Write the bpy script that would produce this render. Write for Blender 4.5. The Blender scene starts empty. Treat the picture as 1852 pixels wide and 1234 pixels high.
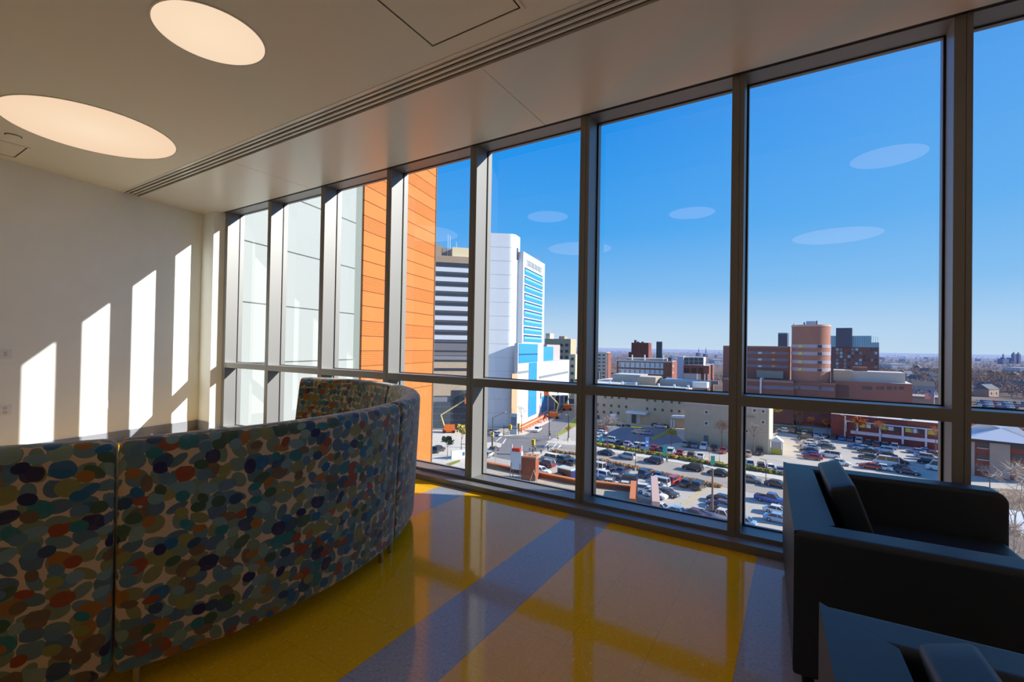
import bpy, math, random
from mathutils import Vector, Matrix
rnd = random.Random(7)
scene = bpy.context.scene
col = scene.collection
pi = math.pi
def R(a): return math.radians(a)

# ------------------------------------------------------------------ camera model (photo is 1852 x 1234)
W_, H_, F_ = 1852, 1234, 829.0
EYE = Vector((0, 0, 1.5))
YAW, PIT, ROL = R(31.884), R(0.640), R(0.974)
fw = Vector((-math.sin(YAW)*math.cos(PIT), math.cos(YAW)*math.cos(PIT), math.sin(PIT)))
_r = Vector((math.cos(YAW), math.sin(YAW), 0)); _u = _r.cross(fw)
rr = _r*math.cos(ROL) + _u*math.sin(ROL); uu = _u*math.cos(ROL) - _r*math.sin(ROL)
cam = bpy.data.cameras.new('camera'); camo = bpy.data.objects.new('camera', cam); col.objects.link(camo)
cam.sensor_width = 36; cam.lens = 36*F_/W_; cam.clip_start = 0.05; cam.clip_end = 60000
m3 = Matrix((rr, uu, -fw)).transposed()
camo.matrix_world = Matrix.Translation(EYE) @ m3.to_4x4()
scene.camera = camo
scene.view_settings.view_transform = 'Standard'
scene.view_settings.look = 'None'
scene.view_settings.exposure = 0.0

G = -28.0                                           # street level, eight storeys below the lounge floor
def ray(x, y): return fw + rr*((x-W_/2)/F_) - uu*((y-H_/2)/F_)
def at(x, y, z=G):                                  # survey: where a sight line meets a level
    d = ray(x, y); t = (z-EYE.z)/d.z
    p = EYE + d*t; return Vector((p.x, p.y, z))
def far(x, dist, z=G):                              # a point on the bearing of x at a forward distance
    d = ray(x, 625); h = Vector((d.x, d.y, 0)); t = dist/(Vector((fw.x, fw.y, 0)).dot(h)); return Vector((h.x*t, h.y*t, z))
def zat(p, x, y):                                   # height seen at pixel y above plan point p
    d = ray(x, y); k = math.hypot(p.x, p.y)/math.hypot(d.x, d.y); return EYE.z + d.z*k
def hit(x, A, u):                                   # bearing of x cut with the plan line A + s u
    d = ray(x, 625); det = d.x*(-u.y) + u.x*d.y
    t = (A.x*(-u.y) + u.x*A.y)/det
    return Vector((d.x*t, d.y*t, A.z))
def head(a): a = R(a); return Vector((math.cos(a), math.sin(a), 0))

# ------------------------------------------------------------------ materials
def lin(c):
    out = []
    for v in c:
        v = v/255.0; out.append(v/12.92 if v <= 0.04045 else ((v+0.055)/1.055)**2.4)
    return (out[0], out[1], out[2], 1)
MATS = {}
def M(name, c, rough=0.7, metal=0.0, spec=0.3, noise=None, emit=None, coat=0.0):
    if name in MATS: return MATS[name]
    m = bpy.data.materials.new(name); m.use_nodes = True; nt = m.node_tree; b = nt.nodes['Principled BSDF']
    b.inputs['Base Color'].default_value = lin(c); b.inputs['Roughness'].default_value = rough
    b.inputs['Metallic'].default_value = metal; b.inputs['Specular IOR Level'].default_value = spec
    b.inputs['Coat Weight'].default_value = coat
    if emit: b.inputs['Emission Color'].default_value = lin(emit[0]); b.inputs['Emission Strength'].default_value = emit[1]
    if noise:
        sc, amt = noise
        tc = nt.nodes.new('ShaderNodeTexCoord'); n = nt.nodes.new('ShaderNodeTexNoise'); n.inputs['Scale'].default_value = sc; n.inputs['Detail'].default_value = 5
        nt.links.new(tc.outputs['Object'], n.inputs['Vector'])
        mx = nt.nodes.new('ShaderNodeMix'); mx.data_type = 'RGBA'; mx.blend_type = 'MULTIPLY'; mx.inputs[0].default_value = 1
        rp = nt.nodes.new('ShaderNodeValToRGB'); rp.color_ramp.elements[0].position = .3; rp.color_ramp.elements[1].position = .7
        lo, hi = 1-amt, 1+amt*0.4
        rp.color_ramp.elements[0].color = (lo, lo, lo, 1); rp.color_ramp.elements[1].color = (hi, hi, hi, 1)
        nt.links.new(n.outputs['Fac'], rp.inputs['Fac']); mx.inputs[6].default_value = lin(c)
        nt.links.new(rp.outputs['Color'], mx.inputs[7]); nt.links.new(mx.outputs[2], b.inputs['Base Color'])
    MATS[name] = m; return m
def nodes(m): return m.node_tree.nodes, m.node_tree.links

# ------------------------------------------------------------------ mesh builder
class MB:
    def __init__(s): s.v = []; s.f = []; s.mi = []; s.uv = {}
    def add(s, vs, fs, mi=0, uvs=None):
        o = len(s.v); s.v += [tuple(v) for v in vs]
        for k, f in enumerate(fs):
            if uvs: s.uv[len(s.f)] = [uvs[i] for i in f]
            s.f.append(tuple(i+o for i in f)); s.mi.append(mi)
        return s
    def box(s, x0, y0, z0, x1, y1, z1, mi=0, T=None):
        vs = [Vector(p) for p in ((x0,y0,z0),(x1,y0,z0),(x1,y1,z0),(x0,y1,z0),(x0,y0,z1),(x1,y0,z1),(x1,y1,z1),(x0,y1,z1))]
        if T: vs = [T @ v for v in vs]
        return s.add(vs, [(0,3,2,1),(4,5,6,7),(0,1,5,4),(1,2,6,5),(2,3,7,6),(3,0,4,7)], mi)
    def prism(s, poly, z0, z1, mi=0, mtop=None):
        n = len(poly); a = sum(poly[i][0]*poly[(i+1)%n][1]-poly[(i+1)%n][0]*poly[i][1] for i in range(n))
        if a < 0: poly = poly[::-1]
        vs = [(p[0],p[1],z0) for p in poly]+[(p[0],p[1],z1) for p in poly]
        s.add(vs, [tuple(range(n))[::-1]]+[(i,(i+1)%n,(i+1)%n+n,i+n) for i in range(n)], mi)
        s.add([(p[0],p[1],z1) for p in poly], [tuple(range(n))], mi if mtop is None else mtop); return s
    def tube(s, p0, p1, r0, r1=None, n=8, mi=0, cap=True):
        p0, p1 = Vector(p0), Vector(p1); r1 = r0 if r1 is None else r1
        d = (p1-p0).normalized(); a = d.orthogonal().normalized(); b = d.cross(a); vs = []
        for p, r in ((p0,r0),(p1,r1)):
            for i in range(n): t = 2*pi*i/n; vs.append(p + a*(r*math.cos(t)) + b*(r*math.sin(t)))
        fs = [(i,(i+1)%n,(i+1)%n+n,i+n) for i in range(n)]
        if cap: fs += [tuple(range(n))[::-1], tuple(range(n,2*n))]
        return s.add(vs, fs, mi)
    def quad(s, a, b, c, d, mi=0): return s.add([a,b,c,d], [(0,1,2,3)], mi)
    def loft(s, rings, mi=0, closed=True, caps=True, uvs=None):
        n = len(rings[0]); vs = [v for r in rings for v in r]; fs = []
        for k in range(len(rings)-1):
            for i in range(n if closed else n-1):
                j = (i+1) % n; fs.append((k*n+i, k*n+j, (k+1)*n+j, (k+1)*n+i))
        if caps: fs += [tuple(range(n))[::-1], tuple(range((len(rings)-1)*n, len(rings)*n))]
        return s.add(vs, fs, mi, uvs)
    def ball(s, c, r, sq=(1,1,1), n=8, m=6, mi=0, jit=0.0):
        vs = [(c[0],c[1],c[2]-r*sq[2])]; fs = []
        for k in range(1, m):
            t = pi*k/m
            for i in range(n):
                a = 2*pi*i/n; q = 1+rnd.uniform(-jit, jit)
                vs.append((c[0]+r*sq[0]*q*math.sin(t)*math.cos(a), c[1]+r*sq[1]*q*math.sin(t)*math.sin(a), c[2]-r*sq[2]*q*math.cos(t)))
        vs.append((c[0],c[1],c[2]+r*sq[2])); L = len(vs)-1
        for i in range(n):
            j = (i+1)%n; fs.append((0,1+j,1+i)); fs.append((L,L-n+i,L-n+j))
            for k in range(m-2): fs.append((1+k*n+i,1+k*n+j,1+(k+1)*n+j,1+(k+1)*n+i))
        return s.add(vs, fs, mi)
    def mesh(s, name, mats, smooth=False):
        me = bpy.data.meshes.new(name); me.from_pydata(s.v, [], s.f)
        for m in (mats if isinstance(mats, (list, tuple)) else [mats]): me.materials.append(m)
        me.polygons.foreach_set('material_index', s.mi)
        if s.uv:
            ul = me.uv_layers.new(name='uv')
            for p in me.polygons:
                if p.index in s.uv:
                    for li, u in zip(p.loop_indices, s.uv[p.index]): ul.data[li].uv = u
        if smooth is not False:
            if smooth is True: me.polygons.foreach_set('use_smooth', [True]*len(me.polygons))
            else: me.shade_smooth() if hasattr(me,'shade_smooth') else None; me.set_sharp_from_angle(angle=R(smooth))
        me.update(); return me
    def build(s, name, mats, parent=None, smooth=False, bevel=None):
        o = bpy.data.objects.new(name, s.mesh(name, mats, smooth)); col.objects.link(o)
        if parent: o.parent = parent
        if bevel:
            b = o.modifiers.new('soft_edge', 'BEVEL'); b.width = bevel[0]; b.segments = bevel[1]; b.limit_method = 'ANGLE'; b.angle_limit = R(35)
            o.data.polygons.foreach_set('use_smooth', [True]*len(o.data.polygons)); o.data.set_sharp_from_angle(angle=R(80))
            b.harden_normals = True
        return o
def tag(o, label, cat, group=None, kind=None):
    o['label'] = label; o['category'] = cat
    if group: o['group'] = group
    if kind: o['kind'] = kind
    return o
def thing(name, label, cat, loc=(0,0,0), rz=0.0, group=None, kind=None):
    o = bpy.data.objects.new(name, None); col.objects.link(o); o.empty_display_size = .1
    o.location = loc; o.rotation_euler = (0,0,rz); return tag(o, label, cat, group, kind)
def dup(o, loc=None, rz=None, label=None, group=None, parent=None):
    c = o.copy(); col.objects.link(c)
    if parent: c.parent = parent
    if loc is not None: c.location = loc
    if rz is not None: c.rotation_euler = (0,0,rz)
    if label: c['label'] = label
    if group: c['group'] = group
    for ch in list(o.children): dup(ch, parent=c)
    return c
#@@INTERIOR
# ================================================================== INTERIOR
ZC = 3.65; YM = 3.94; YG = 4.14; YCURB = 3.81
AW = R(11.2); LW0 = Vector((-8.6, 3.8, 0)); LD = Vector((math.sin(AW), -math.cos(AW), 0)); LN = Vector((math.cos(AW), math.sin(AW), 0))
def lwp(t, off=0.0, z=0.0): p = LW0 + LD*t + LN*off; return Vector((p.x, p.y, z))
YB, XR = -5.2, 6.1
tB = (3.8-YB)/math.cos(AW)
PB = lwp(tB)
# --- floor
def floor_material(name, base, fleck):
    m = bpy.data.materials.new(name); m.use_nodes = True; N, L = nodes(m); b = N['Principled BSDF']
    tc = N.new('ShaderNodeTexCoord')
    mp = N.new('ShaderNodeMapping'); mp.inputs['Scale'].default_value = (90, 34, 1); mp.inputs['Rotation'].default_value = (0, 0, .5); L.new(tc.outputs['Object'], mp.inputs['Vector'])
    n1 = N.new('ShaderNodeTexNoise'); n1.inputs['Scale'].default_value = 1; n1.inputs['Detail'].default_value = 3; L.new(mp.outputs['Vector'], n1.inputs['Vector'])
    rp = N.new('ShaderNodeValToRGB'); e = rp.color_ramp.elements; e[0].position = .34; e[0].color = (0,0,0,1); e[1].position = .38; e[1].color = (.0,.0,.0,1)
    e2 = rp.color_ramp.elements.new(.64); e2.color = (0,0,0,1); e3 = rp.color_ramp.elements.new(.70); e3.color = (1,1,1,1)
    L.new(n1.outputs['Fac'], rp.inputs['Fac'])
    mx = N.new('ShaderNodeMix'); mx.data_type = 'RGBA'; mx.inputs[6].default_value = lin(base); mx.inputs[7].default_value = lin(fleck); L.new(rp.outputs['Color'], mx.inputs[0])
    n2 = N.new('ShaderNodeTexNoise'); n2.inputs['Scale'].default_value = 60; n2.inputs['Detail'].default_value = 6; L.new(tc.outputs['Object'], n2.inputs['Vector'])
    mm = N.new('ShaderNodeMix'); mm.data_type = 'RGBA'; mm.blend_type = 'OVERLAY'; mm.inputs[0].default_value = .35; L.new(mx.outputs[2], mm.inputs[6]); L.new(n2.outputs['Fac'], mm.inputs[7])
    # hairline tile joints every 305 mm
    br = N.new('ShaderNodeTexBrick'); br.offset = 0; br.inputs['Scale'].default_value = 1; br.inputs['Brick Width'].default_value = .3715; br.inputs['Row Height'].default_value = .3715
    br.inputs['Mortar Size'].default_value = .0009; br.inputs['Color1'].default_value = (1,1,1,1); br.inputs['Color2'].default_value = (.96,.96,.96,1); br.inputs['Mortar'].default_value = (.6,.6,.6,1)
    mp2 = N.new('ShaderNodeMapping'); mp2.inputs['Location'].default_value = (.235, .1, 0); L.new(tc.outputs['Object'], mp2.inputs['Vector']); L.new(mp2.outputs['Vector'], br.inputs['Vector'])
    mj = N.new('ShaderNodeMix'); mj.data_type = 'RGBA'; mj.blend_type = 'MULTIPLY'; mj.inputs[0].default_value = 1; L.new(mm.outputs[2], mj.inputs[6]); L.new(br.outputs['Color'], mj.inputs[7])
    L.new(mj.outputs[2], b.inputs['Base Color'])
    b.inputs['Roughness'].default_value = .085; b.inputs['Specular IOR Level'].default_value = .25
    bp = N.new('ShaderNodeBump'); bp.inputs['Strength'].default_value = .012; bp.inputs['Distance'].default_value = .02
    n3 = N.new('ShaderNodeTexNoise'); n3.inputs['Scale'].default_value = 22; L.new(tc.outputs['Object'], n3.inputs['Vector']); L.new(n3.outputs['Fac'], bp.inputs['Height']); L.new(bp.outputs['Normal'], b.inputs['Normal'])
    return m
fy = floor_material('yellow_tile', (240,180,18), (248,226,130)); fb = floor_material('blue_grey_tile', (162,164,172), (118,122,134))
mb = MB()
xs = [-10.5]
k = -5
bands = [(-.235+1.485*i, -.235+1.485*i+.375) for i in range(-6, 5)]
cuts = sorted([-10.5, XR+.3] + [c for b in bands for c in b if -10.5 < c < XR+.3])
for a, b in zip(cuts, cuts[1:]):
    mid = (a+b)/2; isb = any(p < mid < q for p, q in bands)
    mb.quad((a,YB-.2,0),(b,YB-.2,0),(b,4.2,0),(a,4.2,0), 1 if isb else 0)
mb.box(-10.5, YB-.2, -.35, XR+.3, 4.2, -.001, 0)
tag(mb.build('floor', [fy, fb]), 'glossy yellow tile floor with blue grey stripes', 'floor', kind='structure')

wall_m = M('painted_wall', (240,243,240), .75, noise=(3,.03))
ceil_m = M('ceiling_paint', (240,238,222), .85)
panel_m = M('metal_ceiling_panel', (222,220,208), .30, 0.0, .5)
base_m = M('grey_vinyl_base', (126,132,146), .5)
white_pl = M('white_plastic', (228,228,226), .4)
dark_m = M('slot_dark', (14,14,15), .8)
trimw = M('white_trim', (214,210,200), .4)
# --- left wall with its corner nib
mb = MB(); o = LN*-.15
a, b = lwp(-.6), lwp(tB+.2)
mb.prism([(a.x,a.y),(b.x,b.y),(b.x+o.x,b.y+o.y),(a.x+o.x,a.y+o.y)], 0, ZC+.3)
mb.prism([(-8.62,3.8),(-8.21,3.8),(-8.14,3.96),(-8.14,4.12),(-8.75,4.12)], 0, ZC)
tag(mb.build('wall_left', wall_m), 'cream painted wall with stripes of sunlight', 'wall', kind='structure')
mb = MB(); a, b = lwp(0,.012), lwp(tB,.012); c, d = lwp(tB), lwp(0)
mb.prism([(a.x,a.y),(b.x,b.y),(c.x,c.y),(d.x,d.y)], 0.0, .165)
mb.prism([(-8.6,3.788),(-8.2,3.788),(-8.2,3.8),(-8.6,3.8)], 0, .165)
tag(mb.build('baseboard_left', base_m), 'grey vinyl baseboard along the sunlit cream wall', 'baseboard', kind='structure')
mb = MB().box(PB.x-1, YB-.15, 0, XR+.2, YB, ZC+.3)
tag(mb.build('wall_back', wall_m), 'cream painted wall behind the viewer', 'wall', kind='structure')
mb = MB().box(XR, YB-.1, 0, XR+.15, 4.1, ZC+.3)
tag(mb.build('wall_right', wall_m), 'cream painted wall at the right end of the room', 'wall', kind='structure')
# --- ceiling
mb = MB(); mb.box(-10.5, YB-.1, ZC, XR+.2, 2.61, ZC+.3)
mb.box(-10.5, 2.61, ZC+.12, XR+.2, 2.865, ZC+.3)
tag(mb.build('ceiling', ceil_m), 'warm white plaster ceiling with round lights', 'ceiling', kind='structure')
# metal soffit panels between the air slot and the glazing, split by hairline joints
joints = [-8.9, -5.775, -2.092, 1.6, 5.2, XR+.1]
mb = MB()
for a, b in zip(joints, joints[1:]):
    mb.box(a+.003, 2.868, ZC, b-.003, YM-.035, ZC+.25)
mb.box(-8.9, 2.88, ZC+.006, XR+.1, YM-.05, ZC+.2)
tag(mb.build('ceiling_soffit', panel_m), 'satin metal ceiling panels along the window wall', 'ceiling', kind='structure')
# linear slot diffuser
t = thing('linear_air_diffuser', 'long white ceiling air slot with four black slots', 'air vent', (0,0,ZC))
x0, x1 = -8.42, XR
mb = MB(); mb.box(x0, 2.61, .02, x1, 2.865, .06); mb.build('slot_backing', dark_m, t)
mb = MB()
ys = [2.61,2.645,2.676,2.700,2.731,2.757,2.786,2.809,2.84,2.865]
for i in (0,2,4,6,8): mb.box(x0, ys[i], -.004 if i in (0,8) else .003, x1, ys[i+1], .03)
mb.box(x0-.012, 2.61, -.004, x0, 2.865, .03)
mb.build('slot_frame', panel_m, t)
# access hatches
def hatch(label, x0, y0, x1, y1):
    t = thing('ceiling_access_panel', label, 'access panel', ((x0+x1)/2, (y0+y1)/2, ZC))
    w, h = (x1-x0)/2, (y1-y0)/2
    MB().box(-w+.012, -h+.012, -.004, w-.012, h-.012, .01).build('panel', ceil_m, t)
    mb = MB()
    for q in ((-w-.02,-h-.02,w+.02,-h),(-w-.02,h,w+.02,h+.02),(-w-.02,-h,-w,h),(w,-h,w+.02,h)): mb.box(q[0],q[1],-.006,q[2],q[3],.01)
    mb.build('frame', ceil_m, t)
    MB().box(-w, -h, .0, w, h, .006).build('joint_shadow', M('joint_shadow', (96,78,58), .9), t)
hatch('large square ceiling hatch at the top edge beside the long air slot', -2.245, 1.72, -1.505, 2.46)
hatch('small ceiling hatch at the left edge above the sunlit wall', -7.93, .93, -7.40, 1.47)
t = thing('sprinkler_cover', 'small round ceiling cover plate between hatch and big round light', 'sprinkler cover', (-7.1,1.30,ZC))
MB().tube((0,0,0),(0,0,-.012),.06,.056,24).build('cover_plate', ceil_m, t)
MB().tube((0,0,.004),(0,0,-.004),.066,.066,24).build('collar', dark_m, t)
# round lights
glow = bpy.data.materials.new('light_diffuser'); glow.use_nodes = True; N, L = nodes(glow)
em = N.new('ShaderNodeEmission'); em.inputs['Strength'].default_value = 1.0
tc = N.new('ShaderNodeTexCoord'); ln = N.new('ShaderNodeVectorMath'); ln.operation = 'LENGTH'; L.new(tc.outputs['Object'], ln.inputs[0])
rp = N.new('ShaderNodeValToRGB'); e = rp.color_ramp.elements; e[0].position = 0; e[0].color = (.74,.56,.385,1); e[1].position = .69; e[1].color = (.69,.48,.315,1)
L.new(ln.outputs['Value'], rp.inputs['Fac']); L.new(rp.outputs['Color'], em.inputs['Color']); L.new(em.outputs['Emission'], N['Material Output'].inputs['Surface'])
N.remove(N['Principled BSDF'])
def round_light(x, y, r, label):
    t = thing('round_ceiling_light', label, 'ceiling light', (x, y, ZC), 0, 'round ceiling lights')
    mb = MB(); n = 72
    mb.add([(r*math.cos(2*pi*i/n), r*math.sin(2*pi*i/n), -.003) for i in range(n)], [tuple(range(n))[::-1]])
    mb.build('diffuser', glow, t)
    mb = MB(); P = [(r,-.0035),(r+.012,-.0035),(r+.012,.01),(r,.01)]
    rings = [[(p[0]*math.cos(2*pi*i/n), p[0]*math.sin(2*pi*i/n), p[1]) for p in P] for i in range(n+1)]
    mb.loft(rings, caps=False); mb.build('trim_ring', trimw, t)
round_light(-3.52, 1.58, .335, 'small glowing round light near the top of the ceiling')
round_light(-6.2, 1.70, .69, 'large glowing round light at the left of the ceiling')
round_light(-4.05, -.95, .68, 'large round light behind, mirrored in the glass beside the white tower')
round_light(-1.43, .68, .34, 'small round light mirrored in the pane left of the second tall post')
round_light(.83, 1.87, .34, 'small round light mirrored highest in the big right pane')
round_light(.6, -2.1, .70, 'large round light mirrored lower in the big right pane')
round_light(3.7, -.7, .70, 'added unseen round light brightening the right end of the room')  # this and the next two lights are added, unseen, to brighten the room
round_light(4.9, 1.5, .70, 'added unseen round light brightening the room from the right end wall')
round_light(4.2, -3.3, .70, 'added unseen round light brightening the room from the back right corner')
# wall plates
def plate(t_, z, label, kind):
    p = lwp(t_, .0, z); t = thing('wall_plate', label, 'wall outlet', p, AW)
    cov = MB().box(0,-.058,-.06,.008,.058,.06).build('cover', white_pl, t, bevel=(.003,2))
    if kind == 'outlet':
        for dz in (-.026,.026): MB().box(.006,-.017,dz-.017,.0105,.017,dz+.017).build('socket', M('socket_grey',(196,196,200),.5), cov)
    else:
        MB().box(.006,-.012,-.03,.012,.012,.03).build('rocker', M('socket_grey',(196,196,200),.5), cov)
plate(2.37, 1.30, 'white switch plate high on the cream wall at the left edge', 'switch')
plate(2.36, .62, 'white outlet plate low on the cream wall below the switch', 'outlet')
plate(1.325, .57, 'white outlet plate between two sunlit stripes on the cream wall', 'outlet')

# --- curtain wall
frame_m = M('anodised_frame', (122,122,122), .42, .25, .5)
gasket = M('black_gasket', (20,22,24), .5)
glass = bpy.data.materials.new('coated_glass'); glass.use_nodes = True; N, L = nodes(glass); N.remove(N['Principled BSDF'])
tr = N.new('ShaderNodeBsdfTransparent'); tr.inputs['Color'].default_value = (.95,.97,.96,1)
gl = N.new('ShaderNodeBsdfGlossy'); gl.inputs['Roughness'].default_value = 0.0; gl.inputs['Color'].default_value = (.95,.97,1,1)
mx = N.new('ShaderNodeMixShader'); mx.inputs[0].default_value = .10
L.new(tr.outputs[0], mx.inputs[1]); L.new(gl.outputs[0], mx.inputs[2]); L.new(mx.outputs[0], N['Material Output'].inputs['Surface'])
XM = [-.45+1.285*i for i in range(-6, 6)]
MW = .09
for i, x in enumerate(XM[:-1]):
    if i == 0: x = -8.135
    x1 = XM[i+1]
    t = thing('window_%d' % (i+1), 'tall grey framed pane number %d from the left of the window wall' % (i+1), 'window', (x, YM, 0), 0, kind='structure')
    # mullion: deep box with a narrow black reveal at the glass
    mb = MB(); mb.box(0, 0, .06, MW*.62, YG-YM, ZC+.01); mb.box(MW*.62+.004, 0, .06, MW, YG-YM, ZC+.01); mb.box(.004, .006, .06, MW-.004, YG-YM, ZC+.01)
    mb.box(-.014, YG-YM-.006, .06, MW+.014, YG-YM+.06, ZC+.01)
    mb.build('mullion', frame_m, t)
    if i == len(XM)-2:
        MB().box(x1-x, 0, .06, x1-x+MW, YG-YM, ZC+.01).build('mullion', frame_m, t)
    w0, w1 = MW, x1-x
    MB().box(w0, 0, 1.066, w1, YG-YM, 1.148).build('transom', frame_m, t)
    MB().box(w0, 0, ZC-.003, w1, YG-YM+.05, ZC+.1).build('head_frame', frame_m, t)
    MB().box(w0, 0, .045, w1, YG-YM+.05, .092).build('sill_rail', frame_m, t)
    mb = MB()
    for za, zb in ((.092,1.066),(1.148,ZC-.003)):
        mb.box(w0, YG-YM-.012, za, w0+.010, YG-YM, zb); mb.box(w1-.010, YG-YM-.012, za, w1, YG-YM, zb)
        mb.box(w0, YG-YM-.012, zb-.008, w1, YG-YM, zb); mb.box(w0, YG-YM-.012, za, w1, YG-YM, za+.008)
    mb.build('glazing_gasket', gasket, t)
    for za, zb in ((.08,1.07),(1.14,ZC+.0)):
        MB().quad((w0-.01,YG-YM+.004,za),(w1+.01,YG-YM+.004,za),(w1+.01,YG-YM+.004,zb),(w0-.01,YG-YM+.004,zb)).build('glass_pane', glass, t)
mb = MB(); mb.box(-8.2, YCURB, 0, XR, YM+.001, .062)
for xx in (-6.83,-3.02,-.40,2.2): mb.box(xx, YCURB-.002, 0, xx+.004, YM, .0635)
mb.box(-8.2, YM-.05, .02, XR, 4.2, .046)
tag(mb.build('trim_1', frame_m, bevel=(.004,2)), 'low grey metal curb along the foot of the window wall', 'trim', kind='structure')
mb = MB(); mb.box(-8.3, YM-.036, ZC+.004, XR, YM+.02, ZC+.2)
tag(mb.build('trim_2', M('shadow_gap',(40,40,42),.6)), 'dark shadow gap between ceiling panels and window heads', 'trim', kind='structure')

# --- patterned upholstery
def oval_fabric():
    m = bpy.data.materials.new('oval_print_fabric'); m.use_nodes = True; N, L = nodes(m); b = N['Principled BSDF']
    uv = N.new('ShaderNodeUVMap'); uv.uv_map = 'uv'
    cur = None
    def math_(op, a, bb=None):
        n = N.new('ShaderNodeMath'); n.operation = op
        for i, v in enumerate((a, bb)):
            if v is None: continue
            if isinstance(v, (int, float)): n.inputs[i].default_value = v
            else: L.new(v, n.inputs[i])
        return n.outputs[0]
    base = N.new('ShaderNodeRGB'); base.outputs[0].default_value = lin((186,164,134)); cur = base.outputs[0]
    pal = [(70,104,126),(118,118,66),(24,100,108),(20,26,70),(126,54,28),(136,88,34),(110,134,122),(12,84,126),(48,76,58),(92,76,60),(96,130,138),(30,60,90)]
    pale = [(96,116,104),(82,110,116),(112,112,76),(72,98,102),(98,116,96),(66,92,112)]
    layers = [((13.5,14.5,1),(.0,.0,0),.30,.57,.34,pale,1.0),((13.0,14.0,1),(3.37,1.71,0),.40,.52,.34,pal,.95),((13.0,15.0,1),(7.91,5.23,0),.6,.38,.14,pal,1.0)]
    for sc, off, rand, ra, rb, cols, keep in layers:
        mp = N.new('ShaderNodeMapping'); mp.inputs['Scale'].default_value = sc; mp.inputs['Location'].default_value = off; L.new(uv.outputs['UV'], mp.inputs['Vector'])
        vo = N.new('ShaderNodeTexVoronoi'); vo.voronoi_dimensions = '2D'; vo.inputs['Scale'].default_value = 1; vo.inputs['Randomness'].default_value = rand
        L.new(mp.outputs['Vector'], vo.inputs['Vector'])
        sb = N.new('ShaderNodeVectorMath'); sb.operation = 'SUBTRACT'; L.new(mp.outputs['Vector'], sb.inputs[0]); L.new(vo.outputs['Position'], sb.inputs[1])
        sc2 = N.new('ShaderNodeSeparateColor'); L.new(vo.outputs['Color'], sc2.inputs[0])
        ro = N.new('ShaderNodeVectorRotate'); ro.rotation_type = 'Z_AXIS'; L.new(sb.outputs[0], ro.inputs['Vector']); L.new(math_('MULTIPLY', math_('SUBTRACT', sc2.outputs[0], .5), 3.1), ro.inputs['Angle'])
        sp = N.new('ShaderNodeSeparateXYZ'); L.new(ro.outputs[0], sp.inputs[0])
        ex = math_('DIVIDE', sp.outputs[0], ra)
        # second axis varies from a thin leaf to a near circle
        ey = math_('DIVIDE', sp.outputs[1], math_('ADD', math_('MULTIPLY', sc2.outputs[1], rb), .25))
        d2 = math_('ADD', math_('MULTIPLY', ex, ex), math_('MULTIPLY', ey, ey))
        # leave out a share of the cells of the upper layers so the ground shows
        msk = math_('LESS_THAN', d2, 1.0)
        if cols is pal: msk = math_('MULTIPLY', msk, math_('GREATER_THAN', math_('FRACT', math_('MULTIPLY', sc2.outputs[0], 37.0)), .38))
        rp = N.new('ShaderNodeValToRGB'); rp.color_ramp.interpolation = 'CONSTANT'; e = rp.color_ramp.elements
        e[0].color = lin(cols[0]); e[0].position = 0; e[1].color = lin(cols[1]); e[1].position = 1/len(cols)
        for i in range(2, len(cols)): q = e.new(i/len(cols)); q.color = lin(cols[i])
        L.new(sc2.outputs[2], rp.inputs['Fac'])
        mx = N.new('ShaderNodeMix'); mx.data_type = 'RGBA'; L.new(math_('MULTIPLY', msk, keep), mx.inputs[0]); L.new(cur, mx.inputs[6]); L.new(rp.outputs['Color'], mx.inputs[7]); cur = mx.outputs[2]
    L.new(cur, b.inputs['Base Color']); b.inputs['Roughness'].default_value = .62; b.inputs['Specular IOR Level'].default_value = .35
    b.inputs['Sheen Weight'].default_value = .4; b.inputs['Sheen Roughness'].default_value = .4
    return m
fabric = oval_fabric()
chrome = M('brushed_steel', (170,172,176), .25, 1.0)
SC = (-4.27, 1.52)
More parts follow.
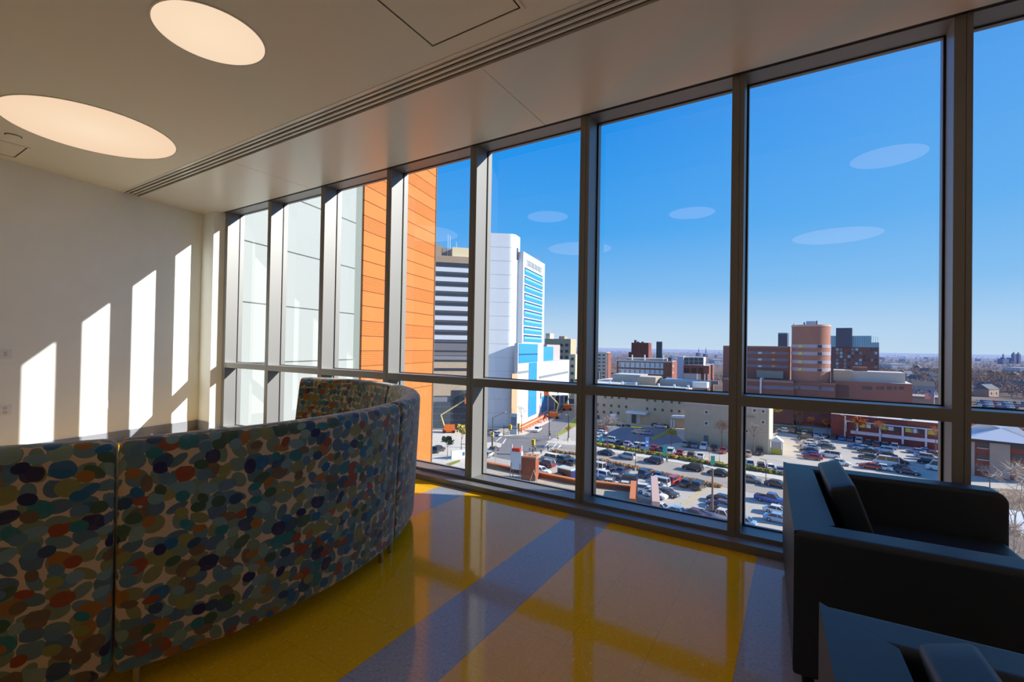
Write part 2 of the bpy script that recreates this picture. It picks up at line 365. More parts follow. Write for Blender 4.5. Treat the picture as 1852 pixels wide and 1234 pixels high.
def sweep(profile, a0, a1, ins, name, mat, parent, n=28, smooth=50):
    # sweeps a closed (r, z) profile round the sofa's centre; ends are softened by an inset ring
    cx = sum(p[0] for p in profile)/len(profile); cz = sum(p[1] for p in profile)/len(profile)
    def ring(a, k):
        out = []
        for r, z in profile:
            rr_, zz = r, z
            if k: 
                d = Vector((cx-r, cz-z)); l = d.length; d = d/l if l else d; rr_ += d.x*k; zz += d.y*k
            out.append((SC[0]+rr_*math.cos(a), SC[1]+rr_*math.sin(a), zz))
        return out
    e = .022; st = [(a0, ins), (a0+e*.12, ins*.45), (a0+e*.4, ins*.12), (a0+e, 0)] + [(a0+e+(a1-a0-2*e)*i/n, 0) for i in range(1, n)] + [(a1-e,0),(a1-e*.4,ins*.12),(a1-e*.12,ins*.45),(a1,ins)]
    cum = [0.0]; P = profile + [profile[0]]
    for p, q in zip(P, P[1:]): cum.append(cum[-1]+math.hypot(p[0]-q[0], p[1]-q[1]))
    mb = MB(); m = len(profile)
    rings = [ring(a, k) for a, k in st]
    vs = [v for r in rings for v in r] 
    for k in range(len(rings)-1):
        for i in range(m):
            j = (i+1) % m
            uv = [(st[k][0]*2.05, cum[i]), (st[k][0]*2.05, cum[i+1]), (st[k+1][0]*2.05, cum[i+1]), (st[k+1][0]*2.05, cum[i])]
            mb.add([rings[k][i], rings[k][j], rings[k+1][j], rings[k+1][i]], [(3,2,1,0)], 0, [uv[0],uv[1],uv[2],uv[3]])
    for rg, rev in ((rings[0], False), (rings[-1], True)):
        idx = tuple(range(m)); mb.add(rg, [idx[::-1] if rev else idx], 0, [(p[0]-1.5 if False else math.hypot(p[0]-SC[0],p[1]-SC[1]), p[2]) for p in rg])
    o = mb.build(name, mat, parent)
    import bmesh
    bm = bmesh.new(); bm.from_mesh(o.data); bmesh.ops.remove_doubles(bm, verts=bm.verts, dist=1e-5); bmesh.ops.recalc_face_normals(bm, faces=bm.faces); bm.to_mesh(o.data); bm.free()
    o.data.polygons.foreach_set('use_smooth', [True]*len(o.data.polygons)); o.data.set_sharp_from_angle(angle=R(smooth)); return o
back_prof = [(1.80,.115),(2.035,.115),(2.045,.13),(2.06,.5),(2.082,1.02),(2.078,1.055),(2.060,1.078),(2.03,1.086),(1.99,1.086),(1.958,1.078),(1.94,1.055),(1.925,1.0),(1.84,.48),(1.80,.40)]
seat_prof = [(1.33,.30),(1.80,.30),(1.80,.46),(1.70,.475),(1.40,.475),(1.345,.46),(1.325,.43),(1.325,.33)]
plinth_prof = [(1.36,.115),(1.80,.115),(1.80,.298),(1.36,.298)]
places = ['left edge section of the patterned curved sofa, beyond the seam', 'middle section of the patterned curved sofa, its broad back toward us', 'section of the patterned curved sofa where it bends toward the window', 'far section of the patterned curved sofa, showing its seat side by the windows']
for i in range(4):
    a0, a1 = R(-67+45*i)+.0025, R(-22+45*i)-.0025
    t = thing('curved_sofa_section', places[i], 'sofa', (0,0,0), 0, 'curved sofa sections')
    sweep(back_prof, a0, a1, .03, 'backrest', fabric, t)
    sweep(seat_prof, a0+.004, a1-.004, .02, 'seat_cushion', fabric, t)
    sweep(plinth_prof, a0+.004, a1-.004, .004, 'seat_base', fabric, t)
    for a in (a0+.035, a1-.035):
        for r in (1.42, 1.985):
            x, y = SC[0]+r*math.cos(a), SC[1]+r*math.sin(a)
            MB().tube((x,y,0),(x,y,.118),.015,.018,14).build('leg', chrome, t, smooth=40)

# --- leather armchairs
def leather():
    m = M('charcoal_leather', (34,45,60), .46, 0, .32); N, L = nodes(m); b = N['Principled BSDF']
    tc = N.new('ShaderNodeTexCoord'); n = N.new('ShaderNodeTexNoise'); n.inputs['Scale'].default_value = 260; n.inputs['Detail'].default_value = 3; L.new(tc.outputs['Object'], n.inputs['Vector'])
    bp = N.new('ShaderNodeBump'); bp.inputs['Strength'].default_value = .12; bp.inputs['Distance'].default_value = .002; L.new(n.outputs['Fac'], bp.inputs['Height']); L.new(bp.outputs['Normal'], b.inputs['Normal'])
    return m
lea = leather()
def cushion(mb, x0, x1, y0, y1, z0, z1, T, puff=.012, n=8):
    # a soft box: faces bulge a little toward their middles
    def f(u, v, w):
        bx = puff*(1-(2*v-1)**2)*(1-(2*w-1)**2)
        return T @ Vector((x0+(x1-x0)*u + (bx if u == 1 else (-bx if u == 0 else 0)), y0+(y1-y0)*v, z0+(z1-z0)*w + (puff*.5*(1-(2*v-1)**2) if w == 1 else 0)))
    for u, fl in ((0,True),(1,False)):
        vs = [f(u, i/n, j/n) for i in range(n+1) for j in range(n+1)]; fs = []
        for i in range(n):
            for j in range(n):
                q = (i*(n+1)+j, (i+1)*(n+1)+j, (i+1)*(n+1)+j+1, i*(n+1)+j+1); fs.append(q[::-1] if fl else q)
        mb.add(vs, fs)
    for i in range(n):
        a, b = i/n, (i+1)/n
        mb.add([f(0,a,1), f(1,a,1), f(1,b,1), f(0,b,1)], [(0,1,2,3)]); mb.add([f(0,a,0), f(1,a,0), f(1,b,0), f(0,b,0)], [(3,2,1,0)])
        mb.add([f(0,0,a), f(1,0,a), f(1,0,b), f(0,0,b)], [(0,1,2,3)]); mb.add([f(0,1,a), f(1,1,a), f(1,1,b), f(0,1,b)], [(3,2,1,0)])
def merge(o, bevel=None):
    import bmesh
    bm = bmesh.new(); bm.from_mesh(o.data); bmesh.ops.remove_doubles(bm, verts=bm.verts, dist=1e-5); bmesh.ops.recalc_face_normals(bm, faces=bm.faces); bm.to_mesh(o.data); bm.free()
    return o
def seam_bevel(o, w, th, wid):
    # round every crisp edge except the two stitched mitres
    me = o.data; at_ = me.attributes.new('bevel_weight_edge', 'FLOAT', 'EDGE')
    import bmesh
    bm = bmesh.new(); bm.from_mesh(me); bm.edges.ensure_lookup_table()
    ok = lambda v: -.002 < v.co.x < th+.004
    m1 = lambda v: ok(v) and abs(v.co.x-(v.co.y+w)) < .003
    m2 = lambda v: ok(v) and abs(v.co.x-(w-v.co.y)) < .003
    hard = []
    for e in bm.edges:
        p_, q_ = e.verts; sharp = len(e.link_faces) == 2 and e.calc_face_angle(0) > R(35); mitre = (m1(p_) and m1(q_)) or (m2(p_) and m2(q_))
        at_.data[e.index].value = 1.0 if sharp and not mitre else 0.0
        hard.append(bool(sharp and mitre))
    se = me.attributes.get('sharp_edge') or me.attributes.new('sharp_edge', 'BOOLEAN', 'EDGE')
    se.data.foreach_set('value', hard)
    bm.free()
    b = o.modifiers.new('soft_edge','BEVEL'); b.width = wid; b.segments = 4; b.limit_method = 'WEIGHT'
    me.polygons.foreach_set('use_smooth', [True]*len(me.polygons)); b.harden_normals = True
def armchair(label, loc, rz, cy0, cy1, bw=1.424):
    t = thing('leather_armchair', label, 'armchair', loc, rz, 'charcoal leather armchairs')
    w = bw/2; d = 1.10; z0, z1 = .08, .712; th = .165
    # mitred box frame: back and the two arms share one height
    def slab(name, poly): 
        seam_bevel(MB().prism(poly, z0, z1).build(name, lea, t), w, th, .028)
    slab('backrest', [(0,-w),(th,-w+th),(th,w-th),(0,w)])
    cr = .065
    g = .0005
    def arm(yo, yi):
        def side(x0, y):
            return [(x0,y,z0),(d,y,z0)] + [(d-cr+cr*math.cos(q),y,z1-cr+cr*math.sin(q)) for q in [pi/2*i/8 for i in range(9)]] + [(x0,y,z1)]
        A, Bq = side(g, yo), side(th+g, yi); mb = MB(); mb.loft([A, Bq]); seam_bevel(merge(mb.build('armrest', lea, t)), w, th, .028)
    arm(-w, -w+th); arm(w, w-th)
    o = MB().box(th+.004, -w+th+.004, .30, d-.02, w-th-.004, .44).build('seat_cushion', lea, t, bevel=(.03,4))
    MB().box(th+.004, -w+th+.004, .08, d-.05, w-th-.004, .298).build('seat_base', lea, t, bevel=(.01,2))
    T = Matrix.Translation((th+.19, 0, .45)) @ Matrix.Rotation(R(-19), 4, 'Y')
    mb = MB(); cushion(mb, -.06, .06, cy0, cy1, 0.0, .36, T); o = merge(mb.build('back_cushion', lea, t))
    b = o.modifiers.new('soft_edge','BEVEL'); b.width = .02; b.segments = 3; b.limit_method = 'ANGLE'; b.angle_limit = R(40)
    o.data.polygons.foreach_set('use_smooth', [True]*len(o.data.polygons))
    for x in (.06, d-.06):
        for y in (-w+.06, w-.06): MB().tube((x,y,0),(x,y,.085),.022,.026,12).build('foot', M('black_foot',(16,16,17),.5), t, smooth=40)
armchair('charcoal leather armchair beside the window glass, its back toward the sofa', (-.040, 3.089, 0), R(2.9), -.14, .52)
armchair('charcoal leather armchair nearest us, cut by the bottom right corner', (.098, 1.040, 0), R(2.6), -.20, .49)
#@@EXTERIOR
# ================================================================== EXTERIOR : ground, streets, planting
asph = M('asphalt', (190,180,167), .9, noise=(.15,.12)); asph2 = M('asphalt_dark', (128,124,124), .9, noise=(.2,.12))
walk = M('concrete_walk', (216,206,190), .9, noise=(.4,.08)); paint = M('road_paint', (240,236,226), .8); grass_m = M('lawn', (150,148,60), .95, noise=(.5,.25))
def far_ground():
    m = bpy.data.materials.new('city_ground'); m.use_nodes = True; N, L = nodes(m); b = N['Principled BSDF']; b.inputs['Roughness'].default_value = 1; b.inputs['Specular IOR Level'].default_value = 0
    tc = N.new('ShaderNodeTexCoord'); n = N.new('ShaderNodeTexNoise'); n.inputs['Scale'].default_value = .012; n.inputs['Detail'].default_value = 8; L.new(tc.outputs['Object'], n.inputs['Vector'])
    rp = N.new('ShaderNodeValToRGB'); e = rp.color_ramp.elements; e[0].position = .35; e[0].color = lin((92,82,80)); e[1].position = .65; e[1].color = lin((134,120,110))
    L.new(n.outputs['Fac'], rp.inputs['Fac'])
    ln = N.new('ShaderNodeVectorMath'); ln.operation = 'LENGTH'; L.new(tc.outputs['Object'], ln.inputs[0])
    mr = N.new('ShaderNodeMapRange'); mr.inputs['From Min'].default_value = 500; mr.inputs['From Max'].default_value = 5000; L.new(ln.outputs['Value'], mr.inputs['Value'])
    mx = N.new('ShaderNodeMix'); mx.data_type = 'RGBA'; L.new(mr.outputs[0], mx.inputs[0]); L.new(rp.outputs['Color'], mx.inputs[6]); mx.inputs[7].default_value = lin((152,164,192)); L.new(mx.outputs[2], b.inputs['Base Color'])  # distance haze is mixed into the ground colour
    return m
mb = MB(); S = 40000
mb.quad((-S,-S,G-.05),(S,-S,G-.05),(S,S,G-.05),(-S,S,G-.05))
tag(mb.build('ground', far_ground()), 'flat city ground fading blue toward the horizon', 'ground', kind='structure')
def patch(name, label, cat, pts, mat, dz):
    P = [at(*p) for p in pts]
    return tag(MB().add([(p.x,p.y,G+dz) for p in P], [tuple(range(len(P)))]).build(name, mat), label, cat, kind='structure')
# broad paved area with everything near standing on it
patch('ground_paving', 'pale asphalt of the near car lot and street', 'car park', [(600,905),(600,775),(1010,748),(1075,748),(1440,745),(1760,775),(2000,800),(2300,990),(1500,1100),(900,990)], asph, 0)
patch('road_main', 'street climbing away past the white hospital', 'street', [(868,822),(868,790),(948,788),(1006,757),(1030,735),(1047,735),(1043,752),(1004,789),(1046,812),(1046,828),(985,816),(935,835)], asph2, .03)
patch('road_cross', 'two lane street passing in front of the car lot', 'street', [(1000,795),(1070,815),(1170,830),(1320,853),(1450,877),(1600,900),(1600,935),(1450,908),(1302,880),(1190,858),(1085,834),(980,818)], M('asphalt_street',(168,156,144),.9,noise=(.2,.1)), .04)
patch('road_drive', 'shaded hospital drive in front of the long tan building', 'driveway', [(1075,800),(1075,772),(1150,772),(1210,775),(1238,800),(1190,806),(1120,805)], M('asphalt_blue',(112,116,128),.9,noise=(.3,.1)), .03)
patch('path_curb', 'pale sidewalk along the far side of the cross street', 'sidewalk', [(1072,807),(1215,829),(1320,846),(1440,866),(1440,874),(1320,853),(1170,829),(1072,814)], walk, .06)
patch('path_corner', 'pale corner sidewalk right of the crossing', 'sidewalk', [(987,800),(1002,793),(1046,800),(1046,806),(1022,805)], walk, .06)
patch('path_corner', 'pale traffic island where people wait to cross', 'sidewalk', [(942,822),(962,818),(998,815),(988,824),(950,832)], walk, .06)
patch('path_corner', 'pale corner sidewalk left of the crossing', 'sidewalk', [(868,812),(868,802),(895,800),(908,803),(906,809),(886,815)], walk, .06)
patch('path_corner', 'pale sidewalk along the white hospital', 'sidewalk', [(908,790),(945,780),(990,760),(1006,751),(1006,757),(950,787)], walk, .06)
patch('path_left', 'pale forecourt beside the orange wing', 'sidewalk', [(770,880),(770,778),(850,778),(850,880)], walk, .05)
for i,(a,b,c,d) in enumerate([((896,799),(906,791),(908,791),(898,799)),((908,803),(914,794),(916,794),(911,803)),((983,810),(992,801),(994,801),(986,810)),((997,812),(1005,803),(1007,803),(1000,812)),((1007,812),(1013,805),(1016,805),(1011,812)),((925,815),(945,820),(945,821.5),(925,816.5))]):
    patch('road_marking', 'white crossing line painted on the street', 'road marking', [a,b,c,d], paint, .07)['group'] = 'crossing lines'
yl = M('yellow_line',(222,190,90),.8)
for a,b in [((1187,906),(1211,900)),((1247,900),(1283,884)),((1232,912),(1270,893)),((1222,924),(1262,903))]:
    P, Q = at(*a), at(*b); u = (Q-P).normalized(); n = Vector((-u.y,u.x,0))*.09
    tag(MB().quad(P-n+Vector((0,0,.07)),Q-n+Vector((0,0,.07)),Q+n+Vector((0,0,.07)),P+n+Vector((0,0,.07))).build('road_marking', yl), 'faded yellow stall line in the near car lot', 'road marking', 'stall lines', 'structure')
def lawn(label, pts):
    P = [at(*p) for p in pts]
    tag(MB().add([(p.x,p.y,G+.09) for p in P],[tuple(range(len(P)))]).build('grass', grass_m), label, 'grass', kind='stuff')
lawn('mown grass wedge beside the climbing street', [(1002,789),(1012,783),(1040,757),(1046,757),(1046,768),(1024,782),(1010,789)])
lawn('small lawn beside the white sign wall', [(806,840),(832,832),(832,836),(815,843)])
lawn('grass strip at the left end of the tan building', [(1075,765),(1110,767),(1125,771),(1075,769)])
lawn('grass patch under the tan building entrance', [(1140,774),(1172,776),(1160,771),(1140,770)])
lawn('grass patch beside the shaded drive', [(1176,794),(1205,779),(1215,781),(1180,798)])
lawn('bright grass strip at the back of the far car lot', [(1394,770),(1420,771),(1470,777),(1466,780),(1394,773)])
# median and hedge planting
def hedge(label, a, b, wid, h, mats, n, group=None):
    P, Q = at(*a), at(*b); u = (Q-P).normalized(); v = Vector((-u.y,u.x,0)); L_ = (Q-P).length; mb = MB()
    for i in range(n):
        c = P + u*(L_*(i+rnd.random())/n) + v*rnd.uniform(-wid/2,wid/2); r = rnd.uniform(.5,1)*h
        mb.ball((c.x,c.y,G+r*.45), r*.62, (1.25,1,.9), 6, 4, rnd.randrange(len(mats)), .25)
    return tag(mb.build('hedge', mats, smooth=False), label, 'hedge', kind='stuff')
rust = [M('dry_grass',(176,130,84),.95), M('dry_grass_dark',(132,92,58),.95)]
green = [M('hedge_green',(112,116,44),.95), M('hedge_yellow',(176,158,48),.95), M('hedge_dark',(70,78,36),.95), M('hedge_russet',(160,98,50),.95)]
hedge('brown ornamental grass median between street and near lot', (1083,834), (1302,882), 1.6, .75, rust, 520)
hedge('low mixed shrubs edging the lot behind the cross street', (1076,805), (1330,848), 2.0, 1.0, green, 380)
hedge('low mixed shrubs edging the lot right of the tall post', (1345,848), (1440,862), 2.0, 1.0, green, 150)
hedge('low brown planting beside the traffic island', (996,817), (1046,823), 1.3, .7, rust, 60)
hedge('dark clipped shrubs along the tan building entrance', (1183,771), (1212,775), 1.4, 1.3, [M('shrub_dark',(40,52,40),.95)], 60)
hedge('dark shrubs at the left of the tan building', (1116,771), (1140,772), 1.5, .9, [M('shrub_dark',(40,52,40),.95)], 30)

# ---- bare and leafy trees
bark = M('bark',(104,88,80),.9)
def tree(label, p, h, kind, mat, group=None, spread=.42, seed=0, wood=None, deep=3, tw=6):
    q = random.Random(seed*31+int(h*10)); t = thing('tree', label, 'tree', p, q.uniform(0,6), group)
    mb = MB(); mb.tube((0,0,0),(0,0,h*.35),h*.022,h*.014,7)
    tips = []
    def grow(a, d, l, r, lev):
        b = a + d*l; mb.tube(a, b, r, r*.6, 5 if lev < 2 else 3, cap=False)
        if lev >= deep: tips.append(b); return
        for k in range(3 if lev else 4):
            nd = (d + Vector((q.uniform(-1,1),q.uniform(-1,1),q.uniform(-.25,.6)))*spread*1.7).normalized(); grow(b, nd, l*q.uniform(.6,.82), r*.55, lev+1)
    grow(Vector((0,0,h*.3)), Vector((0,0,1)), h*.24, h*.013, 0)
    mb.build('trunk', wood or bark, t)
    cb = MB()
    if kind == 'bare':
        for b in tips:
            for k in range(tw):
                d = Vector((q.uniform(-1,1),q.uniform(-1,1),q.uniform(-.3,1))).normalized()*h*q.uniform(.05,.13); n = d.orthogonal().normalized()*h*.0022
                cb.add([b-n, b+n, b+d], [(0,1,2)])
        cb.build('twigs', mat, t)
    else:
        for b in tips:
            for k in range(12 if kind == 'leafy' else 14):
                c = b + Vector((q.uniform(-1,1),q.uniform(-1,1),q.uniform(-1,1)))*h*.09; s = h*(q.uniform(.018,.036) if kind == 'leafy' else q.uniform(.005,.013))
                a = Vector((q.uniform(-1,1),q.uniform(-1,1),q.uniform(-1,1))).normalized(); e = a.orthogonal().normalized()
                cb.add([c-a*s-e*s, c+a*s-e*s, c+a*s+e*s, c-a*s+e*s], [(0,1,2,3)])
        cb.build('leaves', mat, t)
    return t
twig_m = M('mauve_twigs',(150,122,118),.95); twig_g = M('grey_twigs',(156,140,124),.95)
leaf_o = M('russet_leaves',(186,112,62),.9); leaf_g = M('olive_leaves',(126,124,44),.9); leaf_y = M('yellow_leaves',(170,150,60),.9); leaf_r=M('red_twigs',(128,74,58),.95)
# ================================================================== BUILDINGS
OBST = []
class B:
    def __init__(s, name, label, A, ang, pxR, cat='building', kind=None, w=None):
        s.A = A; s.u = head(ang); s.v = Vector((-s.u.y, s.u.x, 0)); s.w = w if w else (hit(pxR, A, s.u)-A).dot(s.u)
        s.t = thing(name, label, cat, (A.x,A.y,A.z), R(ang), kind=kind); c = A+s.u*(s.w/2)+s.v*10; OBST.append((c.x,c.y,s.w/2+13))
    def x(s, px, yo=0.0): return (hit(px, s.A+s.v*yo, s.u)-s.A).dot(s.u)
    def z(s, px, py, yo=0.0): return zat(hit(px, s.A+s.v*yo, s.u), px, py)-s.A.z
    def y(s, px, x0=None): # depth on the right side face
        P = s.A + s.u*(s.w if x0 is None else x0); return (hit(px, P, s.v)-P).dot(s.v)
    def zr(s, px, py, x0=None): P = s.A + s.u*(s.w if x0 is None else x0); return zat(hit(px, P, s.v), px, py)-s.A.z
    def blk(s, name, x0, x1, y0, y1, z0, z1, mat, roof=None, parent=None):
        mb = MB(); mb.prism([(x0,y0),(x1,y0),(x1,y1),(x0,y1)], z0, z1, 0, 1 if roof else None)
        return mb.build(name, [mat, roof] if roof else mat, parent or s.t)
    def rect(s, pxa, pxb, ya, yb, mat, name='window', out=.15, parent=None, y0=0.0):
        yo = y0-out; x0, x1 = s.x(pxa,yo), s.x(pxb,yo); m = (pxa+pxb)/2; return s.blk(name, x0, x1, yo, y0+.2, s.z(m,yb,yo), s.z(m,ya,yo), mat, parent=parent)
    def rectz(s, x0, x1, z0, z1, mat, name='window', out=.15, y0=0.0, parent=None): return s.blk(name, x0, x1, y0-out, y0+.2, z0, z1, mat, parent=parent)
    def side(s, y0, y1, z0, z1, mat, name='window', out=.15, x=None, parent=None):
        x = s.w if x is None else x; return s.blk(name, x-.2, x+out, y0, y1, z0, z1, mat, parent=parent)
def yat(x, Y):
    d = ray(x, 625); k = Y/d.y; return Vector((d.x*k, Y, G))
roof_l = M('pale_roof',(206,204,200),.9,noise=(.1,.08)); roof_d = M('dark_roof',(150,148,146),.9); glass_d = M('window_dark',(44,52,66),.25,0,.5); glass_b = M('window_blue',(92,122,150),.25,0,.5)
glass_p = M('window_pale',(196,204,206),.4); brick = M('red_brick',(134,78,66),.9,noise=(.6,.12)); brick2 = M('dark_brick',(120,62,56),.9,noise=(.6,.12)); tan = M('tan_brick',(186,164,138),.9,noise=(.5,.08)); tan2 = M('tan_brick_dark',(164,144,124),.9,noise=(.5,.08))  # red and dark brick dulled to hold some distance haze
white = M('white_panel',(212,216,220),.6); cream = M('cream_concrete',(226,208,168),.85)
# ---- own building: the wing left of the lounge
wa = R(13); wu = Vector((-math.sin(wa), math.cos(wa), 0)); wn = Vector((math.cos(wa), math.sin(wa), 0))
W0 = Vector((-8.3,4.35,0))
t = thing('building_wing', 'wing of white and orange panels standing out left of the window wall', 'building wing', (W0.x,W0.y,0), wa)
wl_ = lambda s, off=0.0: (off, s)            # local x = out from the wall, local y = along the wall
s_strip = (hit(639,W0,wu)-W0).dot(wu); s_or = (hit(654,W0+wn*.0,wu)-W0).dot(wu); s_end = (hit(783,W0,wu)-W0).dot(wu)
wpan = M('white_wall_panel',(150,157,157),.5); jm = M('panel_joint',(70,78,76),.8)
MB().box(-1.2,-.1,G,0,s_strip,26).build('white_panelling', wpan, t)
zj = 1.5+ (435.6-546)*0  # joints
P = W0+wu*((hit(444,W0,wu)-W0).dot(wu)); z1 = zat(P,444,436); z2 = zat(P,444,546.5); dz = z1-z2
for k in range(-2,5): MB().box(-.1,-.1,z1+k*dz-.011,.004,s_strip,z1+k*dz+.011).build('joint', jm, t)
MB().box(-1.0,s_strip,G,-.05,s_or,26).build('recess_strip', M('grey_green_metal',(112,122,118),.5), t)
orange = M('orange_terracotta',(202,108,44),.7,noise=(1.2,.07)); oj = M('orange_joint',(120,62,26),.9)
MB().box(-6,s_or,G,.0,s_end,26).build('orange_cladding', orange, t)
MB().box(-6,s_end,G,.02,s_end+.05,26).build('corner_trim', M('corner_metal',(96,84,74),.5), t)
Pq = W0+wu*s_end; ph = (zat(Pq,781,500)-zat(Pq,781,521.0))
z0 = zat(Pq,781,361)
for k in range(-16,16):
    MB().box(-.1,s_or,z0+k*ph-.010,.006,s_end,z0+k*ph+.010).build('joint', oj, t)
grv = M('orange_ribbed',(226,134,62),.8)
for k in (-14,-12,-9,-5,-2,0,3,4,6,9):
    for j in range(1,8): MB().box(-.1,s_or,z0+k*ph+ph*j/8-.003,.004,s_end,z0+k*ph+ph*j/8+.003).build('rib', oj, t)
# ---- own building: right wing, outside the frame, whose shadow falls across the floor
c0 = Vector((-2.6027,3.7562,0)); sh = Vector((.895,.447,0)).normalized()
Pn = c0 + sh*((8.4-c0.x)/sh.x)
t = thing('building_wing', 'white panelled wing to the right of the window wall', 'building wing', (8.4,4.3,0))
MB().box(0,0,G,14,Pn.y-4.3,24).build('white_panelling', wpan, t)
for k in range(6): MB().box(-.004,0,-2+k*4-.02,.1,Pn.y-4.3,-2+k*4+.02).build('joint', jm, t)

# ---- grey banded hospital tower
b = B('hospital_tower', 'grey hospital tower with white floor bands, beside the orange wing', far(768,158), 45, 856)
top = b.z(800,463); b.blk('tower_wall', 0, b.w, 0, 34, 0, top, M('grey_wall',(128,128,134),.8), roof_l)
b.rect(768,856,463,475,tan2,'parapet_band',.3)
for k in range(8):
    y = 484+17.55*k; b.rect(768,856,y,y+7.6,M('pale_band',(206,212,222),.7),'floor_band',.35); b.rect(776,848,y-7,y-1.5,glass_d,'window',.1)
b.rect(768,856,617,643,M('grey_block',(112,110,118),.8),'wall_panel',.2)
for y in (618,634,651,668): b.rect(770,852,y,y+2.6,glass_d,'window',.3)
b.rect(768,856,655,666,tan,'floor_band',.3); b.rect(768,856,671.5,716,tan,'podium_wall',.35)
b.rect(818,856,706,772,glass_d,'lobby_glass',.45); b.rect(784,856,727,772,M('lobby_dark',(70,78,88),.3),'lobby_glass',.4)
for z in (736,748,760): b.rect(784,856,z,z+.7,M('mullion_grey',(110,116,122),.5),'lobby_mullion',.5)
ph1 = b.z(790,439); b.blk('penthouse', b.x(768), b.x(797), 3, 20, top, ph1, tan2); b.blk('penthouse', b.x(799), b.x(816), 6, 20, top, ph1*.995, M('grey_wall',(128,128,134),.8)); b.blk('penthouse', b.x(816), b.x(856), 2, 20, top, b.z(835,446), cream)  # rightmost block coloured cream to stand for its sunlit face
for px,y in ((809,418),(813,421),(825,432)): 
    x = b.x(px); MB().tube((x,5,top),(x,5,b.z(px,y)),.12,.06,5).build('antenna', white, b.t)

# ---- white and blue tower
Q = far(944,184)
b = B('hospital_tower', 'white hospital tower with blue glass bands and rooftop lettering', far(872,176), 11, 944); 
ht = b.z(944,455)
d_ = b.y(983); b.blk('tower_wall', 0, b.w, 0, d_, 0, ht, white, roof_l)
b.rect(872,879,470,764,white,'wall_fin',1.0); b.rect(880,886,473,764,glass_b,'window_column',.3)
blue = M('blue_glass',(40,140,206),.25,0,.5); blue2 = M('blue_reflection',(112,182,224),.35); blued = M('blue_shadow',(22,64,112),.4)
y0, y1 = b.y(946.5), b.y(979)
P0 = ht-5.6; nb = 9; zl = b.zr(946,621)
for k in range(nb):
    za = P0 - (P0-zl)*(k+1)/nb; zb = P0 - (P0-zl)*k/nb; h = zb-za
    b.side(y0,y1,za+h*.18,zb-h*.2,blue,'window_band',.25); b.side(y0,y1,za+h*.55,zb-h*.2,blue2,'reflection_band',.34); b.side(y0,y1,zb-h*.2,zb,blued,'shadow_band',.1)  # pale strip paints in reflections, dark strip the shade below each band
b.side(y0,y1,za-.5,zl,white,'edge',.3)
# rooftop letters too small to read: two clusters of grey strokes
lt = M('grey_letter',(168,174,180),.6); sg = b.side(y0+1,y1-1,ht-4.9,ht-2.0,M('sign_ground',(206,212,214),.6),'rooftop_sign',.12)
for k in range(14):
    yy = y0+2+(y1-y0-4)*k/14.0; hh = 2.2
    q = MB(); 
    if k % 3 == 0: q.box(b.w,yy,ht-4.6,b.w+.3,yy+.35,ht-4.6+hh); q.box(b.w,yy,ht-4.6+hh-.4,b.w+.3,yy+1.1,ht-4.6+hh); q.box(b.w,yy,ht-4.6,b.w+.3,yy+1.1,ht-4.2)
    elif k % 3 == 1: q.box(b.w,yy,ht-4.6,b.w+.3,yy+.35,ht-4.6+hh); q.box(b.w,yy+.8,ht-4.6,b.w+.3,yy+1.15,ht-4.6+hh); q.box(b.w,yy,ht-3.7,b.w+.3,yy+1.1,ht-3.3)
    else: q.box(b.w,yy+.4,ht-4.6,b.w+.3,yy+.75,ht-4.6+hh); q.box(b.w,yy,ht-4.6+hh-.4,b.w+.3,yy+1.15,ht-4.6+hh)
    q.build('letter', lt, sg)
for k in range(3):
    yy = y1-2-k*1.3; MB().tube((b.w-1,yy,ht),(b.w-1,yy,ht+2.6-k*.5),.1,.05,5).build('antenna', lt, b.t)
# stair shaft with rounded corner, standing forward
xs0, xs1 = b.x(895), b.x(934); hs = b.z(914,429)
r = 3.0; yl0 = -5-(xs1-xs0)*.36
arc = [(xs1-r+r*math.sin(a), -5+r-r*math.cos(a)) for a in [pi/2*i/8 for i in range(2,9)]]
MB().prism([(xs0,yl0)]+arc+[(xs1,2),(xs0,2)], 0, hs).build('stair_shaft', M('white_shaft',(232,236,240),.5), b.t, smooth=30)
for k in range(1,14):
    z = hs*k/14.0; MB().prism([(xs0,yl0-.03)]+[(p[0]+.03,p[1]-.03) for p in arc]+[(xs1+.03,1.9),(xs0,1.9)], z, z+.12).build('joint', M('pale_joint',(190,198,208),.6), b.t)
MB().box(xs0-1.6,yl0+.6,0,xs0,2,hs-1.2).build('window_column', M('deep_blue_glass',(30,78,130),.3), b.t)
MB().box(xs1-.4,-1.5,hs-9,xs1+.06,.2,hs-4.5).build('vent', glass_d, b.t)
# podium along the street
tb = b; PC = hit(937, tb.A+tb.u*(tb.w+.9), tb.v)
class Pod(B):
    def __init__(s): s.A = PC; s.u = tb.u; s.v = tb.v; s.w = 0; s.t = tb.t; s.ox = (PC-tb.A).dot(tb.u); s.oy = (PC-tb.A).dot(tb.v)
    def blk(s, name, x0, x1, y0, y1, z0, z1, mat, roof=None, parent=None): return B.blk(s, name, x0+s.ox, x1+s.ox, y0+s.oy, y1+s.oy, z0, z1, mat, roof, parent)
b = Pod()
def ys(px): return (hit(px,PC,b.v)-PC).dot(b.v)
def zs(px,py): return zat(hit(px,PC,b.v),px,py)-G
pz = zs(1029,651)
vw = M('bright_white',(206,208,208),.6)
b.blk('podium_wall', -1.4, 0, 0, d_-b.oy+.5, 0, pz, vw, roof_l); b.blk('podium_wall', -14, 0, d_-b.oy+.5, ys(1030), 0, pz, vw, roof_l)
b.blk('upper_block', -1.4, 0, 0.0, ys(972), pz, zs(938,621), vw, roof_l)
def sd(pa,pb,ya,yb,mat,name='window',out=.2): 
    m=(pa+pb)/2; return b.blk(name,-.3,out,ys(pa),ys(pb),zs(m,yb),zs(m,ya),mat)
